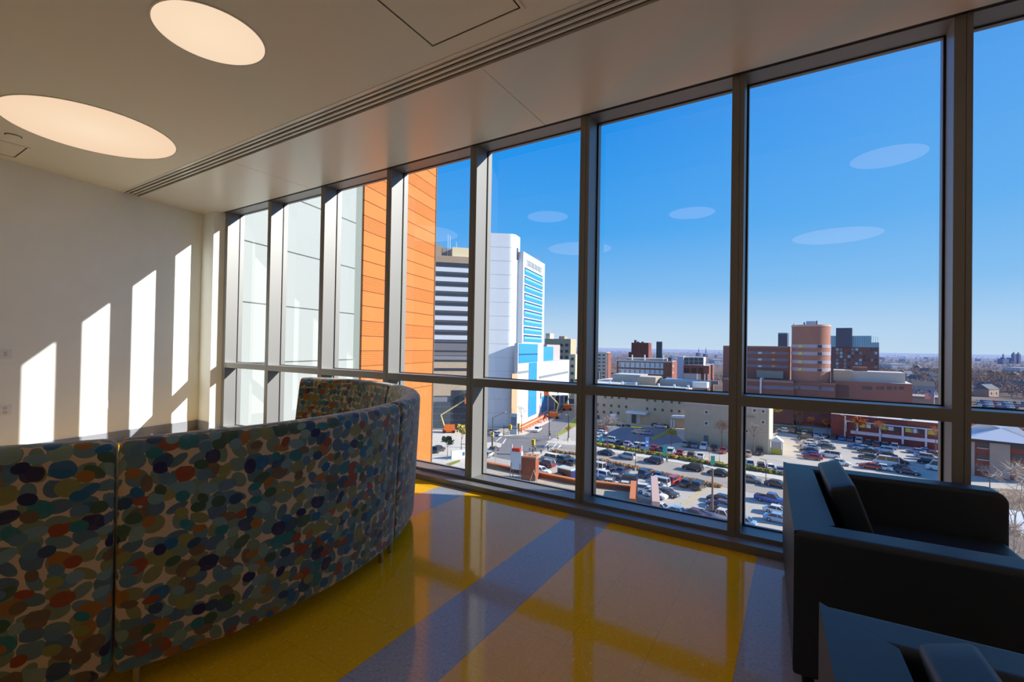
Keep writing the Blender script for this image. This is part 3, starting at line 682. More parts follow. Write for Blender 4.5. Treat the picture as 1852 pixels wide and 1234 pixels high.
sd(938,972,622,640,blue,'window_band'); sd(938,972,640,642,blued,'shadow_band',.25); sd(938,972,642,656,blue,'window_band')
sd(957,971,656,752,blue,'window_column',.22); sd(938,957,671,675,M('grey_slot',(120,130,142),.6),'window_slot'); sd(976,1028,676,680,M('grey_slot',(120,130,142),.6),'window_slot')
sd(926,936,676,766,M('tan_strip',(176,146,112),.8),'stair_strip')
for i,(pa,pb) in enumerate(((981,991),(994,1003),(1006,1012),(1015,1020),(1023,1028))): sd(pa,pb,716,744-i*2,[blue,glass_b,glass_d,glass_b,glass_d][i],'shop_window')
b.blk('set_back_block', -16, -3, ys(979), ys(1012), pz, zs(985,627), blue, roof_l); b.blk('set_back_block', -18, -5, ys(1008), ys(1030), pz, zs(1018,624), M('mauve_block',(168,156,156),.8), roof_l)
t = thing('sign_pylon', 'grey pylon sign at the corner of the white hospital', 'sign', tuple(at(929,786)), R(11))
MB().box(-1.2,-.3,0,1.2,.3,7).build('panel', M('pylon_grey',(176,182,186),.6), t); MB().box(-1.22,-.34,2,1.22,.34,2.2).build('reveal', glass_d, t); MB().box(-.9,-.36,3,.9,-.3,5.8).build('face', M('pylon_face',(110,122,134),.5), t)
# tan buildings behind the podium
b = B('office_building', 'tan building behind the white podium with small dark windows', far(985,320), 11, 1032)
h = b.z(1010,613); b.blk('wall', 0, b.w, 0, b.y(1042), 0, h, tan, roof_l); b.blk('penthouse', b.x(985), b.x(993), 2, 12, h, b.z(988,603), cream); b.blk('penthouse', b.x(1008), b.x(1018), 4, 12, h, b.z(1012,608), tan2)
for k in range(4):
    b.rect(1012,1018,622+k*11,627+k*11,glass_d); b.rect(1022,1028,622+k*11,627+k*11,glass_d)
b = B('office_building', 'narrow tan block in front, right end of the podium', far(1029,262), 11, 1041)
h = b.z(1032,641); b.blk('wall', 0, b.w, 0, 14, 0, h, cream, roof_l)
for k in range(5): b.rect(1033,1038,647+k*13,652+k*13,glass_d)
b = B('apartment_block', 'cream apartment block with rows of dark balcony openings', far(1070,300), 12, 1098)
h = b.z(1085,637); b.blk('wall', 0, b.w, 0, 16, 0, h, M('cream_panel',(232,214,196),.8), roof_l); b.blk('end_wall', b.w, b.w+.6, .5, 15.5, 0, h-.3, brick)
for k in range(8):
    for px in (1082,1090): b.rect(px,px+4.5,641+k*6.6,643.6+k*6.6,glass_d)
b.rect(1076,1079,641,662,M('yellow_panel',(222,184,70),.7),'yellow_strip'); b.rect(1074,1084,672,692,M('dark_annex',(92,104,104),.7),'annex',4)
# brick laboratory
b = B('laboratory_building', 'three storey brick laboratory with white window bands', far(1116,245), 8, 1216)
h = b.z(1150,653.5); b.blk('wall', 0, b.w, 0, b.y(1225), 0, h, brick, roof_l)
b.rect(1115,1217,652,654.5,M('coping',(200,190,184),.8),'coping',.3)
for y,yb in ((656,665.5),(668.5,676.5),(680.5,689)):
    wb = b.rect(1119.5,1200,y,yb,glass_p,'window_band',.2)
    for k in range(9): b.rect(1121+k*9,1123+k*9,y+.4,yb-.4,glass_b,'pane',.28,wb)
b.rect(1206,1215,682,692,glass_p,'stair_window')
for y in (661,673): b.side(b.w*.0+3,7,b.z(1216,y+4),b.z(1216,y),glass_p,'window')
b.blk('penthouse', b.x(1130), b.x(1205), 4, 16, h, b.z(1160,648.5), roof_d, roof_l); b.blk('penthouse', b.x(1208), b.x(1214), 1, 6, h, b.z(1211,647), glass_d)
for px in (1142,1165,1199): MB().tube((b.x(px),3,h),(b.x(px),3,b.z(px,642)),.35,.35,6).build('flue', white, b.t)
b = B('office_tower', 'square dark brick block on the skyline left of the dark tower', far(1142,520), 6, 1173)
h = b.z(1157,620); b.blk('wall', 0, b.w, 0, 20, 0, h, brick2, roof_d); b.blk('lower_wing', b.x(1136), 0, 3, 18, 0, b.z(1139,637), brick2, roof_d)
for px,y in ((1147,615),(1152,618),(1160,618)): b.blk('roof_plant', b.x(px-1.5), b.x(px+2), 4, 10, h, b.z(px,y), glass_d)
for k in range(4): b.rect(1145+k*7,1146+k*7,623,640,M('brick_recess',(86,42,40),.9),'pilaster',.2)
b = B('office_tower', 'slim dark glass tower standing on the horizon', far(1187,950), 12, 1197.5)
h = b.z(1192,618); b.blk('wall', 0, b.w, 0, 14, 0, h, M('black_glass',(36,58,72),.4), roof_d); b.rect(1187,1197.5,618,619.4,M('mullion_grey',(110,116,122),.5),'cornice',.5)
for k in range(4): b.rect(1188.5+k*2.4,1189.2+k*2.4,620,638,M('mullion_grey2',(70,92,104),.5),'fin',.5)
b = B('office_building', 'brick and glass building between laboratory and red hospital', far(1226,300), 4, 1283)
h = b.z(1260,661); b.blk('wall', 0, b.w, 0, b.y(1292), 0, h, brick, roof_l)
b.blk('glass_penthouse', b.x(1237), b.x(1273), 0, 14, h, b.z(1255,646), M('penthouse_frame',(200,206,206),.6), roof_l)
for k in range(4):
    for j in range(2): b.rect(1238.2+k*8.7,1245.8+k*8.7,647.5+j*6.2,653+j*6.2,M('green_glass',(62,78,84),.3),'window',.2)
b.blk('service_tower', b.x(1226), b.x(1237), -2, 10, 0, b.z(1230,645), M('pale_blue_wall',(184,194,212),.7), roof_l)
for k in range(3): b.rect(1238+k*13,1247+k*13,666,677,M('brick_recess',(86,42,40),.9),'window',.15)
b.rect(1237,1268,676,687,M('pale_steps',(206,194,180),.8),'terrace',2.0); b.rect(1226,1300,688,694,M('grey_fence',(120,112,112),.8),'screen_wall',4)
for px in (1262,1276,1282): MB().tube((b.x(px),-3,0),(b.x(px),-3,b.z(px,676)),.25,.25,6).build('flue', white, b.t)
# long tan building
b = B('clinic_building', 'long low tan brick building with small square windows', yat(1040,179), 0, 1242)
h = b.z(1150,700); b.blk('wall', 0, b.w, 0, 45, 0, h, tan, roof_l); b.blk('parapet', 0, b.w, -.2, 1.0, h, h+.6, tan2)
for y,ps in ((718,(1096,1108,1121,1134)),(732,(1082,1094,1107,1121,1134,1172,1186,1200,1216,1230)),(746,(1082,1094,1107,1120))):
    for px in ps:
        yy = y+(px-1082)*.085 if y==732 else y+(px-1096)*.06; b.rect(px-2,px+2,yy-2.3,yy+2.3,glass_d,'window',.08)
for px in (1172,1186,1200,1216,1230): b.rect(px-2,px+2,724+(px-1172)*.085-2,724+(px-1172)*.085+2,glass_d,'window',.08)
b.rect(1133,1169,746,749.5,M('canopy_white',(214,216,218),.7),'entrance_canopy',4.0); b.rect(1144,1152,750,769,glass_d,'entrance_door',.3); b.rect(1136,1160,750,769,M('entrance_grey',(176,172,166),.7),'entrance_wall',.12)
b.rect(1215,1242,754,757,M('canopy_white',(214,216,218),.7),'porch_roof',5.0)
for px in (1221,1226): MB().tube((b.x(px),-4.5,0),(b.x(px),-4.5,b.z(px,757)),.3,.3,8).build('porch_column', white, b.t)
b.rect(1076,1086,751,759,glass_d,'window',.1)
for (xa,xb,ya,yb,py,mat) in ((1140,1172,12,22,686,tan2),(1175,1240,16,30,693,M('grey_plant',(150,148,146),.8)),(1240,1268,14,24,696,white),(1076,1130,22,34,690,roof_d)):
    b.blk('roof_plant', b.x(xa), b.x(xb), ya, yb, h, h+ (2.2 if py>690 else 3.4), mat, roof_l)
for px in (1095,1118,1143,1185,1214,1240):
    MB().tube((b.x(px),6,h),(b.x(px),6,h+1.4),.4,.4,8).build('roof_vent', white, b.t)
b = B('clinic_building', 'taller tan brick block with three square windows, right of the long tan building', yat(1240,150), 0, 1391)
h = b.z(1300,734); b.blk('wall', 0, b.w, 0, 30, 0, h, tan, roof_l); b.blk('coping', -.1, b.w+.1, -.15, .8, h, h+.35, M('coping',(200,190,184),.8))
b.blk('end_wall', b.w, b.w+.25, 0, 24, 0, h+.2, cream)  # paler cream slab paints in the sunlight on this end face
for px,y in ((1279,746),(1279,766),(1350,742),(1366,743),(1381.5,744.5),(1381.5,764),(1352,780)): 
    wf_ = b.rect(px-4.2,px+4.2,y-4,y+4,M('window_surround',(206,190,170),.8),'window_frame',.06); b.rect(px-2.2,px+2.2,y-2.2,y+2.2,glass_d,'pane',.1,wf_)
b.rect(1275,1283,788,806,M('teal_door',(70,92,108),.6),'door',.12)
b.rect(1345,1367,754,755.5,tan2,'ledge',.5)
# gate kiosk
t = thing('gate_kiosk', 'white gabled kiosk with a yellow base at the corner of the tan block', 'kiosk', tuple(at(1404,820.5)), R(0))
mb = MB(); mb.box(-1.4,-1.4,0,1.4,1.4,1.5); mb.build('base', M('kiosk_yellow',(204,176,60),.8), t)
MB().box(-1.3,-1.3,1.5,1.3,1.3,3.6).build('cabin', M('kiosk_grey',(176,168,160),.7), t)
MB().add([(-1.8,-1.7,3.6),(1.8,-1.7,3.6),(1.8,1.7,3.6),(-1.8,1.7,3.6),(0,-1.7,5.0),(0,1.7,5.0)],[(0,1,4),(1,2,5,4),(2,3,5),(3,0,4,5),(0,3,2,1)]).build('roof', white, t)
for x in (-1.5,1.5): MB().box(x-.12,-1.6,0,x+.12,-1.36,3.6).build('post', white, t)
# ---- red hospital
b = B('hospital_building', 'red brick hospital with a round tower and horizontal windows', far(1308,205), -3, 1428)
h = b.z(1380,626.5); hb = M('hospital_brick',(130,80,72),.9,noise=(.4,.08)); b.blk('west_wing', 0, b.w, 0, 26, 0, h, hb, roof_d)  # hospital bricks, tower and east wing too, greyed with painted haze
b.rect(1308,1428,626,628.2,M('coping2',(150,120,116),.8),'coping',.3)
for y in (636,648,660): 
    b.rect(1346,1426,y,y+5,M('window_violet',(104,96,120),.3),'window_band',.15)
    b.rect(1371,1378,y+.8,y+4.2,glass_p,'window',.22); b.rect(1396,1402,y+.8,y+4.2,M('lit_window',(220,140,70),.5),'window',.22)
b.rect(1369,1417,671,684,M('plant_screen',(134,128,122),.8),'plant_room',3.0); 
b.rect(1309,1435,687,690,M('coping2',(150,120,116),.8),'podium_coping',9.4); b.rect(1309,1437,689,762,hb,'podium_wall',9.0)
for a_ in ((1346,1376),(1380,1436)): b.rect(a_[0],a_[1],698,705,M('window_violet',(104,96,120),.3),'window_band',9.3)
b.rect(1375,1378,684,712,white,'flue',10)
cx, rad = b.x(1466), (b.x(1504)-b.x(1428))/2*.93; zt = b.z(1466,591.5); cyy = rad*.55-3
def ring(z0,z1,rr_,mat,name,par=None):
    n = 40; P = [(cx+rr_*math.cos(2*pi*i/n), cyy+rr_*math.sin(2*pi*i/n)) for i in range(n)]; return MB().prism(P, z0, z1, 0).build(name, mat, par or b.t, smooth=40)
rt_ = ring(0, zt, rad, M('tower_brick',(164,108,92),.9,noise=(.4,.06)), 'round_tower'); ring(zt, zt+.7, rad+.15, M('tower_coping',(206,166,150),.8), 'tower_coping', rt_)
for y in (623.5,636.5,651.5,665): ring(b.z(1466,y+6), b.z(1466,y), rad+.12, M('window_mauve',(168,156,168),.35), 'window_ring', rt_)
for y in (624.5,637.5,652.5,666):
    for ang_ in (R(-62),R(-118)):
        p = (cx+(rad+.1)*math.cos(ang_), cyy+(rad+.1)*math.sin(ang_)); MB().box(-.7,-.3,b.z(1466,y+4.6),.7,.3,b.z(1466,y), T=Matrix.Translation((p[0],p[1],0))@Matrix.Rotation(ang_+pi/2,4,'Z')).build('window', glass_d if ang_>-1.5 else M('lit_pane',(214,190,90),.4), rt_)
b.blk('roof_plant', b.x(1458), b.x(1474), cyy-3, cyy+4, zt, b.z(1466,581.5), M('pale_blue_wall',(184,194,212),.7)); b.blk('roof_plant', b.x(1475.5), b.x(1478), cyy-3, cyy+4, zt, b.z(1466,581), glass_d)
for px,y in ((1435,586),(1454,583)): MB().tube((b.x(px),cyy,zt),(b.x(px),cyy,b.z(px,y)),.3,.3,6).build('flue', roof_d, b.t)
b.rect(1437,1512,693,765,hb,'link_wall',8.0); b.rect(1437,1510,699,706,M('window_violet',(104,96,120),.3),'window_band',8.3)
for px in (1446,1484): b.rect(px-2,px+2,699.5,705,glass_d,'window',8.5)
ex0, ex1 = b.x(1511), b.x(1648); he = b.z(1580,690.5)
b.blk('east_wing', ex0, ex1, -4, 16, 0, he, M('east_brick',(136,84,76),.9,noise=(.4,.06)), roof_l)
b.blk('plant_screen', b.x(1540), b.x(1637), -1, 12, he, b.z(1585,673), M('pale_mauve_metal',(186,170,160),.7), roof_l)
b.blk('roof_block', b.x(1508), b.x(1540), -2, 8, he, b.z(1524,669.5), M('roof_tan',(178,150,126),.8), roof_l)
b.blk('roof_block', b.x(1544), b.x(1570), 2, 8, b.z(1585,673), b.z(1556,664.5), hb)
b.rect(1513,1536,697,718,M('dark_opening',(92,56,56),.6),'glass_entry',4.2)
for px,w_ in ((1569,9),(1588,2.5),(1596,3.5),(1609,4.5),(1620,2),(1631,4)): b.rect(px-w_,px+w_,699.5,705,glass_d,'window',4.2)
# teal buildings behind the round tower
b = B('office_building', 'dark blue block just left of the round brick tower', far(1407,300), -3, 1424); b.blk('wall', 0, b.w, 0, 14, 0, b.z(1415,602), M('navy_wall',(70,84,104),.5), roof_d); b.rect(1407,1424,602,604,M('teal_edge',(120,190,200),.5),'coping',.3)
for k in range(5): b.rect(1408,1423,606+k*4,606.5+k*4,M('navy_line',(52,64,82),.5),'joint',.2)
b = B('office_building', 'teal glass and russet panel block right of the round brick tower', far(1503,300), -6, 1590)
teal = M('teal_glass',(150,206,214),.3,0,.5); russ = M('russet_panel',(150,84,72),.7)
hh = b.z(1550,628); b.blk('wall', 0, b.w, 0, 20, 0, hh, M('russet_wall',(122,86,86),.8), roof_l)
b.blk('glass_storeys', b.x(1500), b.x(1576), 0, 18, hh, b.z(1550,607.5), teal, roof_l); b.blk('glass_storeys', b.x(1576), b.w, 0, 18, hh, b.z(1583,619.5), teal, roof_l)
b.blk('dark_core', b.x(1512), b.x(1541), -2, 16, hh, b.z(1526,593.5), M('navy_wall',(70,84,104),.5), roof_d)
q = random.Random(3)
for k in range(11):
    for j in range(6):
        if q.random() < .75: b.rect(1512+k*7,1517+k*7,630+j*6.4,634.6+j*6.4,[russ,teal,glass_d,M('grey_pane',(150,140,140),.4)][q.randrange(4)],'panel',.2)
for k in range(12): b.rect(1543+k*4,1543.5+k*4,609,628,glass_b,'fin',.2)
# low brick school like building
b = B('service_building', 'low brick building with a white frame grid and yellowish windows', far(1504,158), -10, 1712)
h = b.z(1600,757); b.blk('wall', 0, b.w, 0, 22, 0, h, brick2, roof_l)
wf = M('white_frame',(206,204,220),.7)
zt_, zm_ = b.z(1600,768), b.z(1600,788)
b.rectz(b.x(1530), b.x(1706), zt_-.25, zt_+.1, wf, 'beam', .5)
b.rectz(b.x(1540), b.x(1700), zm_-.5, zm_+.5, wf, 'ledge', .4)
for px in (1531,1552,1593,1634,1676): b.rectz(b.x(px)-.25, b.x(px)+.25, zm_-2 if px>1552 else zm_, zt_, wf, 'column', .6)
yw = M('yellow_window',(190,180,72),.4)
for i,px in enumerate((1562,1572,1583,1601,1610,1621,1646,1656,1667,1687)): b.rectz(b.x(px)-1.0, b.x(px)+1.0, zt_-1.7, zt_-.5, [glass_p,yw,glass_d][(i*2+1)%3], 'window', .2)
for i in range(9): b.blk('roof_vent', b.x(1520+i*21), b.x(1524+i*21), 3+i%3*4, 5+i%3*4, h, h+1.0, M('roof_tan',(178,150,126),.8))
t = b
# right brick apartments
b = B('apartment_block', 'brick apartment block with a white hipped roof at the right edge', far(1758,112), -9, 1880)
h = b.z(1800,797); b.blk('wall', 0, b.w, 0, 16, 0, h, M('apartment_brick',(140,66,56),.9,noise=(.6,.1)))
b.rect(1758,1764,800,866,M('pale_quoin',(176,160,150),.8),'wall_bay',.3); b.rect(1791,1828,800,866,M('buff_bay',(170,148,134),.9,noise=(.6,.06)),'wall_bay',.6)
for y in (801,822,841):
    b.rect(1768,1790,y,y+10,glass_d,'window',.1); b.rect(1830,1880,y+2,y+13,glass_d,'window',.1)
    b.rect(1768,1790,y+10,y+11,white,'sill',.3)
e = 1.0; zr = b.z(1800,781)
MB().add([(-e,-e,h),(b.w+e,-e,h),(b.w+e,17,h),(-e,17,h),(8,8,zr+1.2),(b.w-8,8,zr+1.2)],[(0,1,5,4),(1,2,5),(2,3,4,5),(3,0,4),(0,3,2,1)]).build('roof', M('white_metal_roof',(206,210,218),.5), b.t)
MB().box(-e-.1,-e-.15,h-.5,b.w+e,-e+.05,h+.02).build('gutter', M('gutter',(40,48,60),.6), b.t)
b = B('service_building', 'long low brick roofed building behind the white hipped roof', far(1755,175), -10, 1900)
h = b.z(1800,772); b.blk('wall', 0, b.w, 0, 14, 0, h, brick2); MB().add([(0,-1,h),(b.w,-1,h),(b.w,15,h),(0,15,h),(0,7,h+3),(b.w,7,h+3)],[(0,1,5,4),(1,2,5),(2,3,4,5),(3,0,4),(0,3,2,1)]).build('roof', M('brick_roof',(156,92,78),.9), b.t)
for k in range(5): b.rectz(b.w*(.08+k*.18), b.w*(.14+k*.18), 1.2, 3.0, glass_d)
b = B('service_building', 'low tan flat roofed building by the flagpole', far(1648,225), -8, 1712)
h = b.z(1680,719); b.blk('wall', 0, b.w, 0, 18, 0, h, M('roof_tan',(178,150,126),.8), roof_d); b.blk('fascia', -.2, b.w+.2, -.3, .4, h-.6, h+.2, M('coping2',(150,120,116),.8))
for k in range(4): b.rectz(b.w*(.1+k*.22), b.w*(.2+k*.22), 1, 3, glass_d)
# ---- distant landmarks
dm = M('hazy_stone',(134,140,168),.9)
t = thing('church', 'twin spired church on the far right horizon', 'church', tuple(far(1838,1500)), R(31))
MB().box(-10,0,0,10,30,19).build('nave', dm, t)
for x in (-7.5,7.5): 
    MB().box(x-3.6,-4,0,x+3.6,5,G*-1+2).build('tower', dm, t); MB().add([(x-3.6,-4,30),(x+3.6,-4,30),(x+3.6,5,30),(x-3.6,5,30),(x,.5,39)],[(0,1,4),(1,2,4),(2,3,4),(3,0,4)]).build('spire', dm, t)
t = thing('church', 'domed church on the horizon left of the twin spires', 'church', tuple(far(1814.5,1400)), R(31))
MB().box(-9,-8,0,9,8,16).build('nave', dm, t); MB().ball((0,0,15),7,(1,1,1),14,8).build('dome', dm, t); MB().tube((0,0,22),(0,0,31),2.4,1.4,8).build('lantern', dm, t)
t = thing('church', 'tiny spire on the horizon right of the dark glass tower', 'church', tuple(far(1264,1900)), R(31)); MB().box(-5,-6,0,5,20,15).build('nave', dm, t); MB().tube((0,0,17),(0,0,38),2.6,.2,6).build('spire', dm, t)
t = thing('church', 'small dark steeple on the horizon above the brick and glass building', 'church', tuple(far(1277,1700)), R(31)); MB().box(-4,-6,0,4,18,13).build('nave', dm, t); MB().tube((0,0,15),(0,0,34),2.6,1.2,6).build('spire', dm, t)
# ---- old brick building with gravel roof below the window
ZR = -15.0
def ar(x,y): return at(x,y,ZR)
gravel = M('roof_gravel',(196,176,146),.95,noise=(1.5,.15)); para = M('parapet_brick',(158,84,62),.9,noise=(1.0,.12)); terra = M('terracotta_cap',(214,122,72),.8)
t = thing('rooftop_building', 'old brick building with a gravel roof just below the window', 'building', (0,0,G))
P = [ar(866,843),ar(1043,877),ar(1146,891),ar(1148,940),ar(1300,1080),ar(860,960)]
MB().prism([(p.x,p.y) for p in P], 0, ZR-G).build('roof', gravel, t)
def pwall(name, pa, pb, th, h, mat, dz=0):
    A, Bq = ar(*pa), ar(*pb); u = (Bq-A).normalized(); n = Vector((-u.y,u.x,0))*th
    MB().prism([(A.x,A.y),(Bq.x,Bq.y),(Bq.x+n.x,Bq.y+n.y),(A.x+n.x,A.y+n.y)], ZR-G-.4+dz, ZR-G+h+dz).build(name, mat, t)
pwall('parapet',(866,842),(1043,878),.5,.5,para); pwall('parapet_cap',(866,842),(1043,878),.6,.12,terra,.5)
pwall('parapet',(1043,877.5),(1141,890),.5,.55,para); pwall('parapet_cap',(1043,877.5),(1141,890),.6,.12,terra,.55)
pwall('parapet',(1141,890),(1138,925),.75,1.3,terra)
P2 = [ar(1146,891),ar(1178,900),ar(1182,960),ar(1148,940)]
MB().prism([(p.x,p.y) for p in P2], 0, ZR-G-.3).build('roof', gravel, t)
pwall('parapet',(1177,893),(1179,945),.7,2.0,M('pink_parapet',(206,170,156),.8))
A = ar(943,868); Bq = ar(968,871); u = (Bq-A).normalized(); n = Vector((-u.y,u.x,0))*1.5
zc = zat(A,943,826)-G
MB().prism([(A.x,A.y),(Bq.x,Bq.y),(Bq.x+n.x,Bq.y+n.y),(A.x+n.x,A.y+n.y)], ZR-G-.2, zc).build('chimney', M('chimney_brick',(146,78,56),.9,noise=(1.2,.15)), t)
pc = (A+Bq)/2+n/2
for k,dx in enumerate((-.6,.05,.7)): MB().tube((pc.x+u.x*dx,pc.y+u.y*dx,zc),(pc.x+u.x*dx,pc.y+u.y*dx,zc+.2),.15,.13,8).build('chimney_pot', terra, t)
MB().prism([(p[0],p[1]) for p in [((A-u*.1-n*.06)[0],(A-u*.1-n*.06)[1]),((Bq+u*.1-n*.06)[0],(Bq+u*.1-n*.06)[1]),((Bq+u*.1+n*1.06)[0],(Bq+u*.1+n*1.06)[1]),((A-u*.1+n*1.06)[0],(A-u*.1+n*1.06)[1])]], zc-.12, zc+.08).build('chimney_cap', M('chimney_cap',(176,128,96),.9), t)
t2 = thing('roof_antenna', 'white rooftop radio cabinet with red top on a grey stand, left of chimney', 'antenna', tuple(ar(934,866)), R(10))
for x in (-.7,.7):
    for y in (-.5,.5): MB().tube((x,y,0),(x*.8,y*.8,2.0),.05,.05,6).build('leg', M('galvanised',(150,152,152),.5,.5), t2)
MB().box(-.7,-.3,1.2,.7,.3,3.4).build('cabinet', white, t2); MB().box(-.5,-.32,3.4,.5,.32,3.8).build('red_panel', M('signal_red',(214,64,40),.6), t2)
for x in (-.65,.65): MB().tube((x,0,2),(x,0,4.2),.07,.07,6).build('mast', white, t2)
t2 = thing('roof_bracket', 'grey metal bracket standing at the foot of the brick chimney', 'bracket', tuple(ar(965,873)), R(10))
MB().tube((-.5,0,0),(0,0,1.5),.05,.05,6).build('strut', M('galvanised',(150,152,152),.5,.5), t2); MB().tube((.5,0,0),(0,0,1.5),.05,.05,6).build('strut', M('galvanised',(150,152,152),.5,.5), t2)
# ================================================================== VEHICLES
tyre = M('tyre',(26,26,28),.8); cglass = M('car_glass',(34,42,54),.12,0,.6); hub = M('hub',(170,172,176),.35,.6); lampw = M('headlight',(226,228,226),.2); lampr = M('taillight',(150,24,24),.3)
CP = {'white':(232,232,230),'silver':(186,190,194),'grey':(112,116,124),'dark grey':(62,66,74),'black':(26,28,34),'navy':(26,36,74),'blue':(46,88,164),'light blue':(140,176,212),
 'red':(172,34,40),'maroon':(112,28,44),'lilac':(158,152,186),'tan':(176,148,118),'cream':(226,218,190),'brown':(112,86,70),'teal':(44,84,96),'purple':(92,64,104),'pink white':(226,206,204)}
for k_, c_ in CP.items(): M('paint_'+k_.replace(' ','_'), c_, .28, .0, .6, coat=.6)
#            L    W    H   belt hood deck  cabin base x0,x1, roof x0,x1
CT = {'sedan':(4.7,1.82,1.45,.92,.86,.92,(-1.75,1.05),(-1.05,.35)), 'suv':(4.75,1.9,1.78,1.08,1.02,1.08,(-2.25,1.05),(-1.95,.45)), 'hatchback':(4.1,1.76,1.5,.95,.9,.95,(-1.95,1.0),(-1.55,.35)),
 'minivan':(5.0,1.95,1.85,1.05,.98,1.05,(-2.4,1.55),(-2.2,.85)), 'van':(5.6,2.05,2.45,1.3,1.15,1.3,(-2.7,2.0),(-2.65,1.35)), 'pickup truck':(5.6,1.95,1.82,1.08,1.04,1.08,(-.75,1.35),(-.45,.75))}
def car_parts(kind):
    L_,Wd,H,belt,hood,deck,cb,cr = CT[kind]; w = Wd/2; l = L_/2; out = {}
    mb = MB()
    def sec(x, zt, k=1.0): return [(x,-w*.93*k,.24),(x,w*.93*k,.24),(x,w*k,.50),(x,w*.98*k,zt*.80+.1),(x,w*.88*k,zt),(x,-w*.88*k,zt),(x,-w*.98*k,zt*.80+.1),(x,-w*k,.50)]
    if kind == 'pickup truck': st = [(-l,1.0,.95),(-l+.06,1.06,1),(-.85,1.06,1),(-.78,1.08,1),(1.35,1.06,1),(l-.25,.98,.99),(l-.04,.82,.95),(l,.7,.92)]
    else: st = [(-l,deck*.72,.9),(-l+.07,deck*.95,.96),(-l+.35,deck,1),(cb[0]+.1,belt,1),(cb[1]-.1,belt,1),(cb[1]+.25,hood+.02,1),(l-.35,hood*.92,.98),(l-.08,hood*.78,.94),(l,.56,.9)]
    mb.loft([sec(*s) for s in st])
    # roof and pillars
    tw = w*.74
    mb.box(cr[0]-.04,-tw-.02,H-.07,cr[1]+.04,tw+.02,H)
    for sx in (0,1):
        for sy in (-1,1): 
            a = Vector((cb[sx],sy*w*.86,belt-.02)); b = Vector((cr[sx],sy*tw,H-.04)); mb.tube(a,b,.055,.045,4)
    for sy in (-1,1): mb.tube((-.1,sy*(w*.87),belt-.02),(-.15,sy*(tw+.01),H-.04),.05,.045,4)
    out['body'] = mb
    g = MB(); e = .015
    g.loft([[(cb[0]+e,-w*.86,belt-.04),(cb[1]-e,-w*.86,belt-.04),(cb[1]-e,w*.86,belt-.04),(cb[0]+e,w*.86,belt-.04)],[(cr[0]+e,-tw,H-.05),(cr[1]-e,-tw,H-.05),(cr[1]-e,tw,H-.05),(cr[0]+e,tw,H-.05)]])
    out['window_glass'] = g
    if kind == 'pickup truck':
        q = MB().box(-l+.12,-w*.8,1.03,-.9,w*.8,1.075); out['cargo_bed'] = q
    return out
CARLIB = {}
def car_lib(kind):
    if kind in CARLIB: return CARLIB[kind]
    L_,Wd,H = CT[kind][:3]; p = car_parts(kind); lib = {}
    lib['body'] = p['body'].mesh('car_body', M('paint_white',(1,1,1)), 30); lib['window_glass'] = p['window_glass'].mesh('car_glass', cglass)
    if 'cargo_bed' in p: lib['cargo_bed'] = p['cargo_bed'].mesh('car_bed', M('bed_liner',(40,42,46),.8))
    lib['wheel'] = MB().tube((0,-.11,0),(0,.11,0),.335,.335,16).mesh('car_wheel', tyre, 40); lib['hub'] = MB().tube((0,-.118,0),(0,.118,0),.2,.2,12).mesh('car_hub', hub, 40)
    lib['headlight'] = MB().box(-.05,-.16,-.07,.03,.16,.07).mesh('car_headlight', lampw); lib['taillight'] = MB().box(-.03,-.14,-.09,.05,.14,.09).mesh('car_taillight', lampr)
    # one-piece version for cars a few pixels long
    f = MB()
    for nm, mi in (('body',0),('window_glass',1)):
        o = len(f.v); f.v += p[nm].v; f.f += [tuple(i+o for i in q) for q in p[nm].f]; f.mi += [mi]*len(p[nm].f)
    for x in (-L_*.3,L_*.3):
        for y in (-Wd/2+.1,Wd/2-.1): f.tube((x,y-.1,.33),(x,y+.1,.33),.33,.33,8,2)
    lib['far'] = f.mesh('car_whole', [M('paint_white',(1,1,1)), cglass, tyre], 30)
    CARLIB[kind] = lib; return lib
def mk(name, me, parent=None, loc=(0,0,0), mat=None):
    o = bpy.data.objects.new(name, me); col.objects.link(o); o.location = loc
    if parent: o.parent = parent
    if mat: o.material_slots[0].link = 'OBJECT'; o.material_slots[0].material = mat
    return o
NEAR_PX = 170
def car(px, py, kind, colour, rz, label, group):
    lib = car_lib(kind); p = at(px, py); L_,Wd,H,belt,hood = CT[kind][:5]; paintm = MATS['paint_'+colour.replace(' ','_')]; p.z = G+.07
    dist = (p-EYE).length; word = kind.replace(' ','_') if kind != 'sedan' else 'sedan_car'
    if dist > 205:
        o = mk(word, lib['far'], None, p, paintm); o.rotation_euler = (0,0,rz); return tag(o, label, 'car' if 'truck' not in kind else 'truck', group)
    t = thing(word, label, 'car' if 'truck' not in kind else 'truck', p, rz, group)
    mk('body', lib['body'], t, mat=paintm); mk('window_glass', lib['window_glass'], t)
    if 'cargo_bed' in lib: mk('cargo_bed', lib['cargo_bed'], t)
    for x in (-L_*.3,L_*.3):
        for y in (-Wd/2+.1,Wd/2-.1): mk('hub', lib['hub'], mk('wheel', lib['wheel'], t, (x,y,.335)))
    for y in (-Wd*.32,Wd*.32): mk('headlight', lib['headlight'], t, (L_/2-.03,y,.62)); mk('taillight', lib['taillight'], t, (-L_/2+.0,y,.74))
    return t
sd_ = (at(1302,880)-at(1137,846)); SDA = math.atan2(sd_.y, sd_.x)
LOT = SDA + pi        # nose to the left, along the street
A_ = {'L':LOT, 'R':SDA, 'I':SDA+pi/2, 'O':SDA-pi/2, 'S':R(101), 'T':R(-79), 'l':LOT+.35, 'i':SDA+pi/2+.25, 'o':SDA-pi/2+.25}
S,U,HB,N_,V,K = 'sedan','suv','hatchback','minivan','van','pickup truck'
